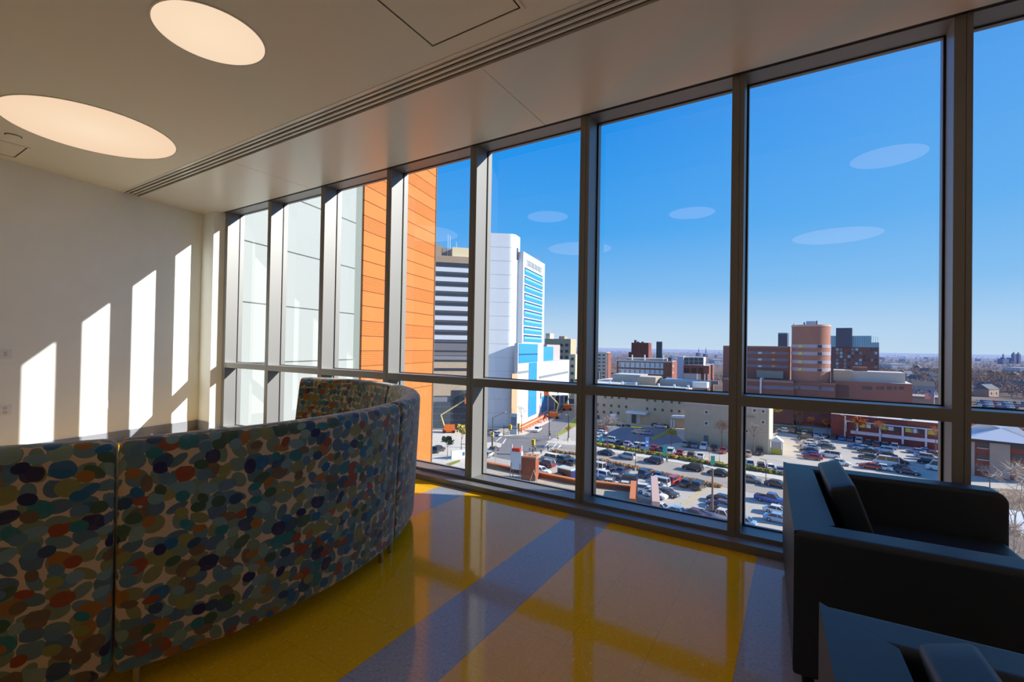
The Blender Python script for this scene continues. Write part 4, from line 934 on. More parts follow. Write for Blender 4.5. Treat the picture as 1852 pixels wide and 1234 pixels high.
g1='cars parked in the near lot'; g2='cars on the cross street'; g3='cars in the lot behind the shrubs'; g4='cars in the far right lot'; g5='cars at the crossing'
CARS = [
# crossing and climbing street
(893,817,S,'dark grey','S','dark sedan waiting at the crossing behind the silver hatchback',g5),(884,826,HB,'silver','S','silver hatchback in front at the left of the crossing',g5),
(972,781,U,'white','T','white suv driving down the climbing street',g5),(881,784,S,'dark grey','L','dark sedan parked left of the traffic pole by the white tower',g5),(896,788,S,'white','L','white sedan parked at the foot of the white tower',g5),
(790,774,S,'black','L','black sedan at the grey tower entrance beneath the orange lift',g5),(793,818,U,'black','S','black suv on the forecourt beside the orange wing',g5),
# near lot, back row by the median
(995,833,N_,'cream','L','cream minivan behind the brick chimney, beside the island',g1),(1024,836,U,'black','I','black suv right of the cream minivan',g1),(1038,841,S,'black','I','black sedan half hidden by the post, beyond the maroon suv',g1),
(988,844,U,'maroon','L','dark red suv parked right behind the brick chimney',g1),(979,856,S,'white','R','white sedan in front of the dark red suv, behind the chimney',g1),(1010,867,S,'navy','L','navy sedan peeking over the brick parapet left of the skip',g1),
(1079,846,S,'silver','I','silver sedan farthest left in the back row, beside the post',g1),(1091,847,S,'tan','I','tan sedan second in the back row by the brown grasses',g1),(1105,853,U,'navy','I','navy suv with pale nose in the back row, left of the gap',g1),
(1126,857,S,'navy','I','navy sedan in the back row just left of the pale gap',g1),(1168,862,U,'navy','I','large navy suv in the back row right of the pale gap',g1),(1193,866,S,'navy','I','navy sedan half behind the silver minivan',g1),
(1190,878,N_,'silver','L','silver minivan with side windows in the middle of the near lot',g1),(1219,875,U,'red','I','red suv in the back row between minivan and black cars',g1),(1242,879,S,'black','I','black sedan between the red suv and the last black suv',g1),(1264,884,U,'black','I','black suv last in the back row beside the lamp post',g1),
# near lot, front rows
(1075,853,V,'white','L','white box van at the left edge beside the post',g1),(1085,864,U,'white','L','white suv at the left, above the cream sedan',g1),(1109,869,S,'silver','l','silver sedan in the second row, left of the navy suv',g1),(1133,873,U,'navy','l','navy suv in the second row with a pale tailgate',g1),
(1076,872,S,'black','L','black sedan at the left edge above the parapet',g1),(1098,879,S,'cream','l','cream sedan just above the brick parapet',g1),(1127,884,S,'cream','l','cream sedan second along the parapet, with dark windows',g1),(1152,890,U,'white','l','white suv at the end of the brick parapet',g1),
(1184,885,S,'white','l','white sedan in front of the silver minivan',g1),(1172,893,S,'white','l','white sedan squeezed between white suv and pink parapet',g1),(1185,900,S,'white','R','white sedan behind the pink parapet, nose right',g1),(1207,897,S,'dark grey','R','dark grey sedan alone on the yellow line',g1),
(1196,925,S,'white','R','white car just above the sill right of the pink parapet',g1),(1228,933,S,'light blue','R','light blue car just above the sill',g1),(1261,937,S,'maroon','R','maroon car just above the sill left of the lamp post',g1),
(1302,908,S,'navy','L','navy sedan topmost of the cars right of the lamp post',g1),(1303,918,S,'purple','L','purple sedan under the navy one right of the lamp post',g1),(1302,929,S,'black','L','black sedan third down right of the lamp post',g1),(1304,940,K,'pink white','R','pale pickup lowest of the cars right of the lamp post',g1),
(1394,909,K,'blue','R','blue pickup beside the dark chair back',g1),(1407,930,S,'white','R','white sedan with a dark roof below the blue pickup',g1),(1409,945,S,'light blue','R','pale blue sedan lowest beside the chair back',g1),(1340,949,S,'light blue','L','pale blue car tip at the foot of the wide post',g1),
# cross street
(1096,823,S,'navy','L','navy sedan leftmost on the cross street',g2),(1134,830,U,'silver','L','silver suv on the cross street behind the navy sedan',g2),(1182,838,U,'navy','L','navy suv in the middle of the cross street',g2),(1253,851,U,'black','L','black suv on the cross street left of the lamp post',g2),(1299,860,S,'black','L','black sedan on the cross street crossing the lamp post',g2),(1357,872,S,'grey','R','grey sedan on the cross street right of the wide post',g2),(1405,881,S,'dark grey','R','dark grey sedan on the cross street touching the chair back',g2),
# lot behind shrubs
(1086,778,U,'maroon','L','maroon suv with white roof under the tan building lawn',g3),(1077,784,S,'blue','L','blue car at the left edge under the maroon suv',g3),(1086,786,S,'white','L','white car right of the blue one at the left edge',g3),(1077,791,S,'silver','L','silver car at the left edge above the white one',g3),(1082,798,S,'white','R','white car lowest at the left edge by the green sign',g3),
(1110,801,U,'white','R','white suv behind the mauve tree',g3),(1122,805,S,'black','I','black sedan right of the white suv under the tree',g3),(1135,807,S,'lilac','i','lilac sedan behind the yellow shrubs',g3),(1155,785,S,'silver','L','silver sedan on the shaded drive',g3),(1167,786,S,'lilac','L','lilac sedan right behind the silver one on the drive',g3),
(1194,774,S,'silver','R','silver sedan parked by the porch',g3),(1178,767,U,'navy','L','navy suv at the tan building entrance',g3),(1153,809,S,'white','I','white sedan under the small bare tree',g3),(1165,812,U,'light blue','i','pale blue suv beside the blue banner',g3),(1183,814,S,'red','i','red sedan behind the orange shrubs',g3),(1198,817,S,'dark grey','i','dark grey sedan left of the white suv by the shrubs',g3),
(1213,821,U,'white','i','white suv above the teal sign',g3),(1230,823,S,'red','i','red sedan right of the white suv by the shrubs',g3),(1250,828,U,'brown','i','brown suv with red lamps behind the shrubs',g3),(1267,829,S,'white','i','white sedan right of the brown suv',g3),(1273,812,U,'white','o','white suv backed against the tan block',g3),(1239,807,S,'tan','o','tan sedan at the corner of the tan block',g3),(1248,808,S,'black','o','black sedan second along the tan block',g3),(1257,809,S,'grey','o','grey sedan third along the tan block',g3),(1291,814,S,'black','o','black sedan right of the teal door',g3),(1307,819,S,'red','o','red sedan beside the wide post',g3),
(1374,822,U,'black','o','black suv in shade left of the gate kiosk',g3),(1352,825,S,'tan','o','tan car beside the wide post left of the black suv',g3),(1384,814,S,'dark grey','o','dark grey sedan behind the black suv by the kiosk',g3),(1356,843,U,'white','i','white suv behind the shrubs right of the wide post',g3),(1376,847,HB,'dark grey','i','dark grey hatchback behind the shrubs, second from the post',g3),(1394,850,S,'white','i','white sedan third behind the shrubs from the post',g3),(1411,855,S,'lilac','i','lilac sedan behind the shrubs touching the chair back',g3),
# far right lot: back row
(1403,759,S,'light blue','R','pale blue car beside the yellow tree',g4),(1463,760,U,'lilac','R','lilac suv in the shade under the red hospital',g4),(1482,767,S,'grey','R','grey car in the shade right of the lilac suv',g4),(1401,782,U,'dark grey','I','dark suv at the corner behind the kiosk',g4),(1420,782,S,'white','R','white car behind the kiosk at the back of the lot',g4),(1435,783,N_,'navy','I','navy minivan at the back of the lot under the grass strip',g4),
(1447,785,S,'black','I','black sedan right of the navy minivan',g4),(1456,786,S,'cream','I','cream sedan in the back row between two dark cars',g4),(1465,788,S,'dark grey','I','dark grey sedan in the back row left of the pale blue hatchback',g4),(1478,790,HB,'light blue','I','pale blue hatchback in the back row',g4),(1493,792,S,'grey','I','grey sedan in the back row under the russet bush',g4),(1508,794,S,'black','I','black sedan in the back row left of the blue car',g4),
(1523,796,S,'blue','I','blue sedan in the back row at the foot of the pole',g4),(1539,798,S,'purple','I','purple sedan in the back row right of the pole',g4),(1554,801,U,'silver','I','silver suv in the back row under the russet tree',g4),(1570,804,S,'black','I','black sedan in the back row with a bright lamp',g4),(1586,807,S,'maroon','I','maroon sedan in the back row by the white frame building',g4),(1601,809,S,'teal','I','teal sedan in the back row left of the lilac suv',g4),(1618,812,U,'lilac','I','lilac suv last in the back row beside the yellow curb',g4),
# double row in the middle
(1456,796,U,'dark grey','L','dark grey suv topmost in the middle double row',g4),(1464,803,S,'white','L','white sedan second down in the middle double row',g4),(1460,809,S,'pink white','L','pinkish sedan third down in the middle double row',g4),(1467,813,S,'light blue','L','pale blue sedan fourth down in the middle double row',g4),(1463,819,S,'navy','L','navy sedan fifth down in the middle double row',g4),(1468,826,S,'blue','L','blue sedan sixth down in the middle double row',g4),(1470,831,S,'red','L','red sedan just above the chair cushion in the double row',g4),
(1475,800,S,'lilac','L','lilac sedan topmost on the right of the double row',g4),(1486,801,U,'white','R','white suv on the right side of the double row',g4),(1494,806,S,'silver','R','silver sedan under the white suv in the double row',g4),(1495,812,S,'dark grey','R','dark grey sedan lowest right of the double row',g4),(1501,827,N_,'white','L','white minivan driving in the lane right of the cushion',g4),(1520,841,S,'white','R','white car half hidden behind the chair cushion',g4),
# right cluster
(1549,812,S,'blue','L','blue sedan leftmost of the shaded cluster',g4),(1560,814,S,'light blue','L','pale blue sedan second in the shaded cluster',g4),(1568,820,S,'black','L','black sedan lower in the shaded cluster',g4),(1598,818,U,'light blue','L','pale blue suv at the right of the shaded cluster',g4),(1571,831,S,'dark grey','L','dark grey sedan behind the white passenger van',g4),(1604,828,S,'black','L','black sedan above the white passenger van',g4),(1602,842,V,'white','L','tall white passenger van above the chair arm',g4),(1624,838,S,'maroon','R','maroon sedan at the tail of the white passenger van',g4),
(1574,848,S,'red','L','red and white car nose above the chair arm, left of the van',g4),(1594,850,S,'white','L','white car with a red tail below the passenger van',g4),(1634,852,S,'dark grey','R','dark grey sedan right below the passenger van',g4),(1643,858,S,'navy','R','navy sedan lowest above the chair arm',g4),
(1657,820,S,'lilac','L','lilac sedan topmost by the far right post',g4),(1674,820,S,'blue','R','blue sedan topmost right by the far post',g4),(1690,826,S,'maroon','R','maroon sedan beside the far right post',g4),(1672,828,S,'light blue','R','pale blue sedan left of the maroon one by the far post',g4),(1681,833,U,'silver','R','silver suv below the pale blue sedan by the far post',g4),(1680,840,S,'black','R','black sedan lowest by the far right post',g4),(1700,852,V,'white','L','white van cut by the far right post',g4),
]
for px,py,kd,cl,hd,lb,gp in CARS: car(px, py, kd, cl, A_[hd]+rnd.uniform(-.05,.05), lb, gp)
cl = ['white','silver','blue','black','light blue','grey','white','navy','red','silver']
for k in range(34):
    r_ = k//12; px = 1768+(k%12)*7.4+r_*2; py = 727.5+r_*4.2+(px-1768)*.05
    car(px, py, 'sedan', cl[(k*7+r_)%10], R(76)+rnd.uniform(-.1,.1), 'tiny car in the crowded distant lot beyond the right post', 'cars in the distant lot')
# white pavement vehicle by the near bare tree
# skip between chimney and post
t = thing('skip_container', 'blue and rust skip with a cream lid behind the brick parapet', 'container', tuple(at(1029,867)), SDA)
MB().box(-2.4,-1.1,.2,1.2,1.1,2.3).build('bin', M('rusty_steel',(122,72,48),.8), t); MB().box(1.2,-1.1,.2,2.6,1.1,2.3).build('cab_panel', CARLIB and MATS['paint_blue'], t); MB().box(-2.5,-1.2,2.3,1.3,1.2,2.5).build('lid', MATS['paint_cream'], t)
for x in (-1.6,1.6): MB().tube((x,-1.0,.3),(x,1.0,.3),.3,.3,10).build('wheel', tyre, t)
# ================================================================== STREET FURNITURE
pole_m = M('dark_pole',(58,54,52),.6); pole_g = M('grey_pole',(176,170,164),.5,.3); sig = M('signal_yellow',(226,178,44),.6); teal_m = M('teal_sign',(34,150,136),.6)
def lamp(label, px, py, ytop, mat, arm=None, r=.12, dbl=False):
    p = at(px,py); h = zat(p,px,ytop)-G; t = thing('street_lamp', label, 'street lamp', p, 0); 
    MB().tube((0,0,0),(0,0,h),r,r*.7,10).build('pole', mat, t, smooth=40); MB().tube((0,0,0),(0,0,.8),r*2,r*1.9,10).build('base', M('concrete_base',(196,186,172),.9), t)
    a = arm if arm else Vector((-.9,0,.15))
    MB().tube((0,0,h-.1),(a.x,a.y,h+a.z),.06,.05,6).build('arm', mat, t); MB().box(a.x-.3,a.y-.14,h+a.z-.06,a.x+.3,a.y+.14,h+a.z+.08).build('lamp_head', M('lamp_grey',(200,204,206),.5), t); return t
lamp('tall brown lamp post at the right of the near lot', 1288, 938, 848, M('brown_pole',(120,98,84),.6), r=.2)
lamp('slim dark lamp post between the silver and navy suvs', 1149, 852, 805, pole_m, r=.09)
lamp('slim dark pole beside the dark sedan behind the shrubs, right of the wide post', 1385, 877, 832, pole_m, r=.08)
lamp('pale tapering pole before the low brick building', 1528, 797, 752, pole_g, r=.24)
lamp('thin white lamp post at the left of the rooftop', 896, 858, 790, pole_g, r=.08)
lamp('thin pale lamp post at the left of the near lot', 1081, 875, 830, pole_g, r=.08)
lamp('dark utility pole at the corner by the red bush', 1028, 797, 752, pole_m, r=.22)
lamp('dark signal pole at the far corner of the crossing', 993, 794, 752, pole_m, r=.17)
lamp('grey cobra lamp in front of the white tower', 890.5, 812, 755, pole_m, Vector((3.2,1.5,1.6)), .2)
lamp('slim grey lamp beside the orange barriers', 976, 764, 733, pole_m, r=.1)
def sign(label, px, py, w, h, z, mat, mark=None, name='street_sign', cat='sign'):
    t = thing(name, label, cat, tuple(at(px,py)), R(30)); MB().tube((0,.05,0),(0,.05,z+h*.5),.06,.05,6).build('post', pole_g, t); MB().box(-w/2,-.06,z,w/2,.02,z+h).build('panel', mat, t)
    if mark: MB().box(-w*.3,-.075,z+h*.55,w*.3,-.055,z+h*.7).build('mark', mark, t); MB().box(-w*.3,-.075,z+h*.25,w*.2,-.055,z+h*.38).build('mark', mark, t)
    return t
sign('teal sign standing in the shrubs under the white suv', 1202, 829, 1.0, 2.6, .6, teal_m)
sign('teal sign standing in the shrubs left of the wide post', 1289, 845, 1.0, 2.2, .6, teal_m)
sign('large teal panel beside the wide post in front of the tan block', 1345, 815, 2.0, 4.2, .4, teal_m, M('teal_dark',(16,84,84),.6))
sign('small green sign left under the mauve tree', 1086, 803, .9, 1.6, .6, teal_m)
sign('blue and white banner on a pole behind the shrubs', 1170, 821, 1.0, 3.4, 1.2, M('banner_blue',(84,140,214),.7), M('banner_white',(230,226,236),.7), 'banner_pole', 'banner')
sign('white square sign at the tan building lawn', 1109, 771, 2.2, 2.0, 2.6, white)
sign('small white post sign on the lawn at the far left', 1092, 766, .9, 2.0, .3, white)
t = thing('sign_wall', 'low white curved wall with a blue mark beside the forecourt', 'sign', tuple(at(816,831)), R(60))
MB().box(0,-.3,0,10,.3,2.2).build('panel', white, t); MB().box(3,-.34,.7,3.6,-.3,1.6).build('blue_mark', MATS['paint_blue'], t); MB().box(4.0,-.34,.9,5.4,-.3,1.3).build('blue_mark', MATS['paint_blue'], t)
def signal(label, px, py, ytop, arm=None):
    p = at(px,py); h = zat(p,px,ytop)-G; t = thing('traffic_signal', label, 'traffic light', p, R(11)); MB().tube((0,0,0),(0,0,h),.12,.1,8).build('pole', pole_m, t)
    x = arm or 0
    if arm: MB().tube((0,0,h-.6),(x,0,h-.4),.07,.06,6).build('arm', pole_m, t)
    MB().box(x-.44,-.38,h-1.3,x+.44,.38,h+.2).build('signal_head', sig, t)
    for k in range(3): MB().tube((x,-.38,h-1.05+k*.5),(x,-.47,h-1.05+k*.5),.16,.18,8).build('lens', pole_m, t)
signal('yellow traffic light over the people on the island', 964, 824, 796.5); signal('yellow traffic light at the left corner of the crossing', 889.5, 806, 783); signal('yellow traffic light in front of the white tower', 911, 790, 769, 2.2); signal('yellow traffic light beside the pylon sign', 938, 786, 767)
# orange barriers along the building works
om = M('barrier_orange',(232,98,48),.6); ow = M('barrier_white',(236,228,216),.6)
ba, bb = at(944,779), at(1000,750); nb_ = 13
for k in range(nb_):
    p = ba.lerp(bb, k/(nb_-1)); t = thing('safety_barrier', 'orange mesh barrier in the row beside the white hospital', 'barrier', p, math.atan2((bb-ba).y,(bb-ba).x), 'orange barriers')
    MB().box(-1.9,-.1,.1,1.9,.1,1.9).build('panel', om, t); MB().box(-1.9,-.13,1.2,1.9,.13,1.4).build('stripe', ow, t); MB().box(-1.9,-.4,0,-1.6,.4,.12).build('foot', pole_m, t); MB().box(1.6,-.4,0,1.9,.4,.12).build('foot', pole_m, t)
for i,(px,py) in enumerate(((931,783),(979,765),(985,763),(989,761),(878,805),(988,759))):
    t = thing('traffic_barrel', 'orange and white traffic barrel by the street works', 'barrel', tuple(at(px,py)), 0, 'traffic barrels'); MB().tube((0,0,0),(0,0,1.3),.42,.34,10).build('barrel', om, t)
    for z in (.35,.8): MB().tube((0,0,z),(0,0,z+.2),.43,.41,10).build('stripe', ow, t)
def lift(label, px, py, pts, rz):
    t = thing('boom_lift', label, 'boom lift', tuple(at(px,py)), rz); lo = M('lift_orange',(228,104,34),.5); ly = M('boom_cream',(222,196,120),.5)
    MB().box(-2.2,-1.1,.5,2.2,1.1,1.0).build('chassis', lo, t); MB().box(-1.6,-1.2,1.0,1.9,1.2,2.6).build('turret', lo, t)
    for x in (-1.5,1.5):
        for y in (-1.1,1.1): MB().tube((x,y-.2,.5),(x,y+.2,.5),.5,.5,12).build('wheel', tyre, t)
    for a,b in zip(pts, pts[1:]): MB().tube(a,b,.26,.2,6).build('boom', ly, t)
    e = Vector(pts[-1]); mb = MB(); mb.box(e.x-.9,e.y-.7,e.z-1.6,e.x+1.1,e.y+.7,e.z-.1); mb.build('basket', lo, t); MB().box(e.x-.95,e.y-.75,e.z-.1,e.x+1.15,e.y+.75,e.z).build('rail', lo, t)
lift('orange boom lift before the grey tower, basket raised right', 812, 783, [(-1.6,0,2.2),(-2.8,0,6.0),(6.0,0,11.5)], R(40))
lift('orange boom lift parked at the barriers with its arm up to the left', 1001, 757, [(1.2,0,2.4),(2.0,0,6.0),(-3.2,0,11.0)], R(20))
lift('orange boom lift farther up the climbing street', 1025, 742, [(-.5,0,2.4),(1.5,0,7.0),(4.4,0,13.0)], R(30))
# ================================================================== PEOPLE (about a dozen pixels tall)
skin = M('skin',(198,150,122),.7)
def skinmesh(name, verts, edges, root=0):
    me = bpy.data.meshes.new(name); me.from_pydata([v[:3] for v in verts], edges, []); me.update()
    o = bpy.data.objects.new(name, me); col.objects.link(o); m = o.modifiers.new('skin','SKIN'); o.modifiers.new('sub','SUBSURF').levels = 1
    for i,v in enumerate(verts): me.skin_vertices[0].data[i].radius = (v[3], v[3]*(v[4] if len(v)>4 else 1))
    me.skin_vertices[0].data[root].use_root = True
    dg = bpy.context.evaluated_depsgraph_get(); ev = o.evaluated_get(dg); out = bpy.data.meshes.new_from_object(ev); bpy.data.objects.remove(o); out.name = name; return out
def bodyverts(g=0.0):
    # pelvis, spine, neck, head, arms and legs of a walker, x forward
    return [(0,0,.95,.14+g,1.15),(0,0,1.18,.13+g,1.2),(0,0,1.40,.14+g,1.3),(0,0,1.52,.06),(.01,0,1.60,.085),(.02,0,1.70,.10),
      (0,.19,1.42,.06+g),(-.06,.25,1.15,.045+g),(.06,.26,.90,.038),(.09,.26,.82,.036),(0,-.19,1.42,.06+g),(.08,-.25,1.15,.045+g),(.2,-.24,.92,.038),(.24,-.24,.85,.036),
      (.02,.10,.90,.09+g),(.12,.11,.50,.065+g),(.06,.11,.09,.045),(.2,.11,.04,.04),(.0,-.10,.90,.09+g),(-.10,-.11,.50,.065+g),(-.26,-.11,.12,.045),(-.13,-.11,.04,.04)]
BE = [(0,1),(1,2),(2,3),(3,4),(4,5),(2,6),(6,7),(7,8),(8,9),(2,10),(10,11),(11,12),(12,13),(0,14),(14,15),(15,16),(16,17),(0,18),(18,19),(19,20),(20,21)]
bv = bodyverts(); pb = skinmesh('person_body', bv, BE)
def sub(idx, g, name, root):
    b_ = bodyverts(g); mp = {j:i for i,j in enumerate(idx)}; return skinmesh(name, [b_[j] for j in idx], [(mp[a],mp[c]) for a,c in BE if a in mp and c in mp], mp[root])
pj = sub([0,1,2,6,7,8,10,11,12], .02, 'jacket', 0); pt = sub([0,14,15,16,18,19,20], .018, 'trousers', 0)
hairm = MB().ball((0,0,1.755),.105,(1.05,1,.75),10,6).mesh('hair', M('hair_dark',(48,38,34),.9))
for mesh_, mat_ in ((pb,skin),(pj,skin),(pt,skin)): mesh_.materials.clear(); mesh_.materials.append(mat_); mesh_.polygons.foreach_set('use_smooth',[True]*len(mesh_.polygons))
def person(label, px, py, rz, jc, tc_):
    p = at(px,py); p.z = G+.07; o = mk('person', pb, None, p); o.rotation_euler = (0,0,rz); tag(o, label, 'person', 'people at the crossing')
    mk('jacket', pj, o, mat=M('cloth_%d_%d_%d'%jc, jc, .9)); mk('trousers', pt, o, mat=M('cloth_%d_%d_%d'%tc_, tc_, .9)); mk('hair', hairm, o)
person('person in dark jacket and blue trousers, left of the group under the traffic light',958,819,R(200),(58,64,84),(52,74,130)); person('person in black jacket standing under the yellow traffic light',962.8,821,R(180),(44,48,60),(38,50,90)); person('person in a brown coat right of the traffic light',967.8,818,R(150),(92,70,58),(48,46,50))
person('person in black walking toward the island, right of the group',978.5,823,R(170),(36,38,42),(30,32,36)); person('person in green jacket stepping off the curb',991,817.5,R(60),(46,92,76),(60,62,72)); person('person in pale top at the far corner beside the signal pole',995,790,R(100),(214,196,180),(70,70,80)); person('person in white top on the far corner sidewalk',1009,798,R(80),(226,222,220),(110,112,130)); person('person walking on the sidewalk by the teal sign',1206,838,R(160),(60,54,52),(58,52,50))
# ================================================================== TREES
tree('bare mauve street tree left of the shaded drive', at(1099,814), 9.5, 'sparse', twig_m, None, .5, 1)
tree('small bare tree in the middle of the shrubs by the drive', at(1157,816), 7.0, 'bare', twig_g, None, .5, 2)
tree('yellow leafed young tree at the end of the shaded drive', at(1214,806), 5.0, 'leafy', leaf_y, None, .4, 3)
tree('russet tree against the tan block left of the wide post', at(1305,818), 9.5, 'sparse', leaf_r, None, .5, 4)
tree('grey bare tree against the tan block right of the wide post', at(1363,823), 9.0, 'bare', twig_g, None, .5, 5)
tree('yellow green tree behind the edge of the tan block', at(1398,775), 9.0, 'leafy', leaf_y, None, .45, 6)
tree('round olive tree behind the far lot grass', at(1441,775), 10.0, 'leafy', leaf_g, None, .5, 7)
tree('russet tree right in front of the olive tree', at(1446,773), 6.5, 'leafy', leaf_o, None, .45, 8)
tree('small russet bush tree right of the grass strip', at(1469,780), 5.0, 'leafy', leaf_o, None, .4, 9)
tree('small russet bush tree in the hospital shade', at(1496,788), 5.5, 'leafy', leaf_o, None, .4, 10)
tree('orange tree before the left end of the low brick building', at(1548,801), 8.0, 'leafy', leaf_o, None, .4, 11)
tree('slim orange tree before the white frame columns', at(1594,806), 7.5, 'sparse', leaf_o, None, .35, 12)
tree('bright orange bush at the brick steps of the low building', at(1643,806), 4.0, 'leafy', leaf_o, None, .5, 13)
tree('dark russet tree at the right end of the low brick building', at(1692,820), 8.5, 'sparse', leaf_o, None, .5, 14)
tree('red leafed tree at the corner by the utility pole', at(1027,800), 5.0, 'sparse', leaf_r, None, .4, 15)
tree('thin bare tree against the white hospital wall', at(943,783), 9.5, 'bare', twig_g, None, .3, 16)
tree('dark green bushy tree on the forecourt', at(809,832), 6.0, 'leafy', M('dark_leaves',(60,78,62),.9), None, .4, 17)
tree('yellow green slim tree at the forecourt right', at(834,826), 8.0, 'leafy', leaf_y, None, .3, 18)
tree('mauve shrub tree behind the shrubs beside the wide post', at(1283,833), 3.5, 'sparse', twig_m, None, .5, 19)
tree('mauve shrub tree touching the wide post on its left', at(1301,836), 3.5, 'sparse', twig_m, None, .5, 20)
twig_p = M('pale_twigs',(196,176,156),.9)
# big bare tree close below the right window
tree('large bare tree with pale branches beyond the chair', at(1858,1085), 16.0, 'bare', twig_p, None, .55, 21, twig_p, 4, 8)
tree('bare tree with fine pale branches beside the brick apartments', at(1834,1050), 12.0, 'bare', twig_p, None, .5, 22, twig_p, 4, 7)
tree('bare tree leaning into view lowest at the right, pale twigs', at(1818,1110), 11.0, 'bare', twig_p, None, .6, 25, twig_p, 4, 8)
tree('low bare tree below the brick apartments', at(1790,905), 8.0, 'bare', twig_m, None, .6, 23)
patch('ground_pavement', 'pale pavement behind the bare branches at the right', 'pavement', [(1795,918),(1870,930),(1880,980),(1830,960),(1800,935)], white, .08)
patch('ground_soil', 'brown leaf litter below the bare trees', 'ground', [(1740,880),(1900,890),(1950,1100),(1740,1100)], M('leaf_litter',(120,102,90),.95,noise=(.6,.3)), .05)
# flag
t = thing('flagpole', 'white flagpole with a red, white and blue flag by the tan roof', 'flag', tuple(far(1690,215)), R(30)); hh = zat(Vector((t.location.x,t.location.y,G)),1690,716)-G
MB().tube((0,0,0),(0,0,hh+1.5),.2,.14,8).build('pole', white, t)
MB().box(-4.2,-.05,hh-1.6,-.2,.05,hh+1.0).build('flag', M('flag_red',(206,120,118),.8), t); MB().box(-1.9,-.09,hh-.2,-.2,.09,hh+1.0).build('flag_canton', M('flag_blue',(96,110,170),.8), t)
# ---- suburb: houses and tree canopy out to the horizon
hc = [(186,184,186),(156,150,150),(160,132,120),(136,146,164),(200,200,200)]
q = random.Random(11)
for i,(px,d) in enumerate(((1776,335),(1792,352),(1784,322),(1668,330),(1655,420),(1700,380),(1812,420),(1845,360),(1640,520),(1675,600),(1690,480),(1835,520),(1800,620),(1660,760))):
    p = far(px,d); w = q.uniform(7,9); l = q.uniform(9,13); h = q.uniform(5,6.5)
    t = thing('house', 'small gabled house among the bare suburban trees', 'house', p, q.uniform(0,3), 'suburban houses'); OBST.append((p.x,p.y,7))
    MB().box(-l/2,-w/2,0,l/2,w/2,h).build('wall', M('house_%d'%(i%5), hc[i%5], .8), t)
    MB().add([(-l/2-.3,-w/2-.4,h),(l/2+.3,-w/2-.4,h),(l/2+.3,w/2+.4,h),(-l/2-.3,w/2+.4,h),(-l/2-.3,0,h+3.4),(l/2+.3,0,h+3.4)],[(0,1,5,4),(2,3,4,5),(0,4,3),(1,2,5),(0,3,2,1)]).build('roof', M('house_roof_%d'%(i%2),((92,98,110),(120,110,106))[i%2],.9), t)
    for x in (-l*.25,l*.25): MB().box(x-.6,-w/2-.06,1.6,x+.6,-w/2+.1,3.2).build('window', glass_d, t)
# distant city flecks: pale commercial roofs near the horizon
for i,(px,d,w) in enumerate(((1650,1500,60),(1615,1900,90),(1690,2300,80),(1790,1900,90),(1110,1500,40),(1230,1300,50),(1310,1700,60),(1300,900,24),(1620,800,30),(1845,700,20))):
    p = far(px,d); t = thing('warehouse', 'pale flat roofed warehouse far out in the hazy suburb', 'warehouse', p, R(31), 'distant warehouses'); OBST.append((p.x,p.y,w*.6)); MB().box(-w/2,-10,0,w/2,16,9).build('wall', M('hazy_white',(206,206,216),.9), t); MB().box(-w/2-.3,-10.3,9,w/2+.3,16.3,9.8).build('roof', M('hazy_roof',(186,188,202),.9), t)

OBST.append((101,390,50))
cm = [M('canopy_mauve',(126,110,112),.95),M('canopy_brown',(130,106,92),.95),M('canopy_russet',(150,112,84),.95),M('canopy_grey',(116,108,118),.95)]
def canopy(label, p0, p1, d0, d1, n, hmax, mats, leaf=70, sz=.10):
    # each tree is a trunk and a loose cloud of twig-sized flakes
    mb = MB()
    for k in range(n):
        d = d0*(d1/d0)**q.random(); px = q.uniform(p0,p1); p = far(px,d); h = hmax*q.uniform(.6,1)
        if any((p.x-o[0])**2+(p.y-o[1])**2 < (o[2]+4)**2 for o in OBST): continue
        m0 = q.randrange(len(mats)); r = h*.42
        for j in range(leaf):
            a = q.uniform(0,2*pi); c = q.uniform(-1,1); t_ = q.random()**.45; s_ = math.sqrt(1-c*c)
            P = Vector((p.x+r*t_*s_*math.cos(a), p.y+r*t_*s_*math.sin(a), G+h*.58+h*.40*t_*c)); e = h*sz*q.uniform(.6,1.3)
            v1 = Vector((q.uniform(-1,1),q.uniform(-1,1),q.uniform(-1,1)))*e; v2 = Vector((q.uniform(-1,1),q.uniform(-1,1),q.uniform(-1,1)))*e
            mb.add([P, P+v1, P+v2], [(0,1,2)], m0 if q.random() < .7 else q.randrange(len(mats)))
        mb.tube((p.x,p.y,G),(p.x,p.y,G+h*.5), .3,.15,3,0,False)
    tag(mb.build('treetops', mats), label, 'trees', kind='stuff')
canopy('bare brown suburban treetops behind the hospital at right', 1560, 1900, 255, 690, 900, 11.5, cm, 80, .09)
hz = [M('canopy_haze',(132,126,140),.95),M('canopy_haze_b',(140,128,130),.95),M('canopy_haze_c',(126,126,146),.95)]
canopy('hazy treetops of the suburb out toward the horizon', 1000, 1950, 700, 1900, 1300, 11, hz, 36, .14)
hz2 = [M('canopy_far',(146,150,176),.95),M('canopy_far_b',(152,152,170),.95)]  # far treetops tinted blue grey to paint in the haze
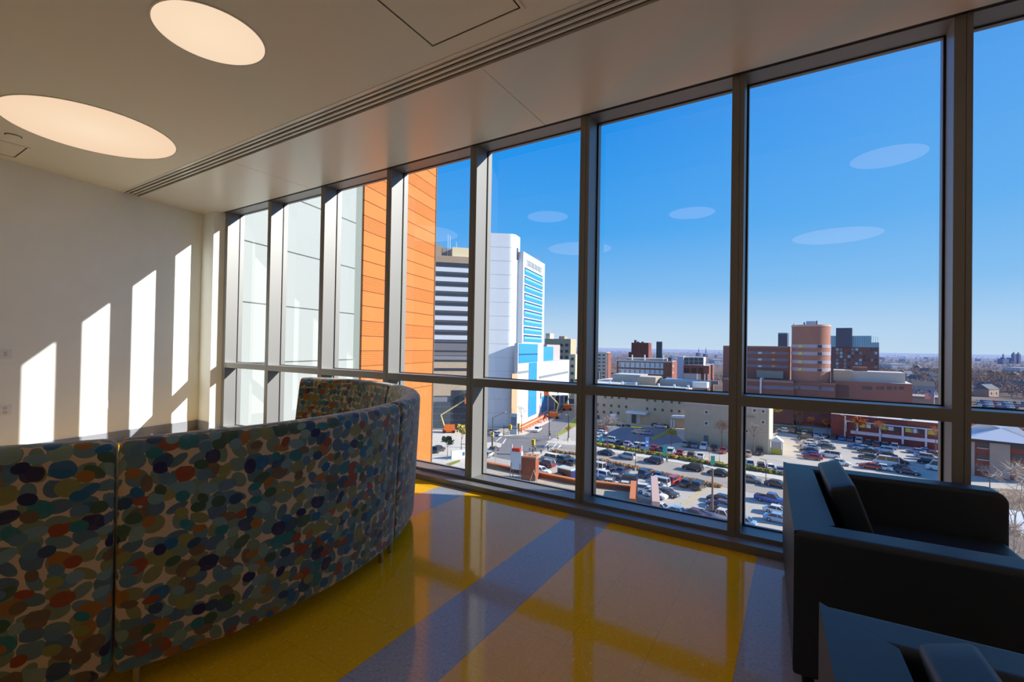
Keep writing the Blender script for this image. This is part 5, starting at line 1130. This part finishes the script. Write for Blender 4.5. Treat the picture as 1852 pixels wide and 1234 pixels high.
canopy('blue grey treetops along the horizon', 860, 1960, 1900, 4500, 900, 12, hz2, 22, .2)
canopy('brown treetops between the cream apartments and the brick laboratory', 1050, 1330, 290, 700, 130, 10, cm, 70, .1)
# ================================================================== LIGHT
w = bpy.data.worlds.new('sky'); scene.world = w; w.use_nodes = True; N, L = w.node_tree.nodes, w.node_tree.links
tc = N.new('ShaderNodeTexCoord'); sp = N.new('ShaderNodeSeparateXYZ'); L.new(tc.outputs['Generated'], sp.inputs[0])
rp = N.new('ShaderNodeValToRGB'); e = rp.color_ramp.elements
stops = [(0.0,(198,219,240)),(.045,(180,212,243)),(.12,(122,186,244)),(.24,(64,162,244)),(.40,(26,142,240)),(.6,(24,114,220)),(1,(30,86,180))]
e[0].position = 0; e[0].color = lin(stops[0][1]); e[1].position = 1; e[1].color = lin(stops[-1][1])
for p, c in stops[1:-1]: q = e.new(p); q.color = lin(c)
L.new(sp.outputs['Z'], rp.inputs['Fac'])
mr = N.new('ShaderNodeMapRange'); mr.inputs['From Min'].default_value = -.35; mr.inputs['From Max'].default_value = .45; mr.inputs['To Min'].default_value = 0; mr.inputs['To Max'].default_value = .32
L.new(sp.outputs['X'], mr.inputs['Value'])
mx = N.new('ShaderNodeMix'); mx.data_type = 'RGBA'; mx.inputs[7].default_value = (.27,.58,.95,1); L.new(mr.outputs[0], mx.inputs[0]); L.new(rp.outputs['Color'], mx.inputs[6])
L.new(mx.outputs[2], N['Background'].inputs['Color']); N['Background'].inputs['Strength'].default_value = .82
sun = bpy.data.lights.new('sun', 'SUN'); sun.energy = 6.8; sun.angle = R(.53); sun.color = (1, .95, .87)
so = bpy.data.objects.new('sun', sun); col.objects.link(so); so.location = (30, 20, 40)
so.rotation_euler = Vector((-.820,-.4096,-.400)).to_track_quat('-Z', 'Y').to_euler()
scene.cycles.max_bounces = 16; scene.cycles.diffuse_bounces = 8; scene.cycles.transparent_max_bounces = 24; scene.cycles.sample_clamp_indirect = 6
scene.view_settings.exposure = 0.40
scene.view_settings.gamma = 1.1
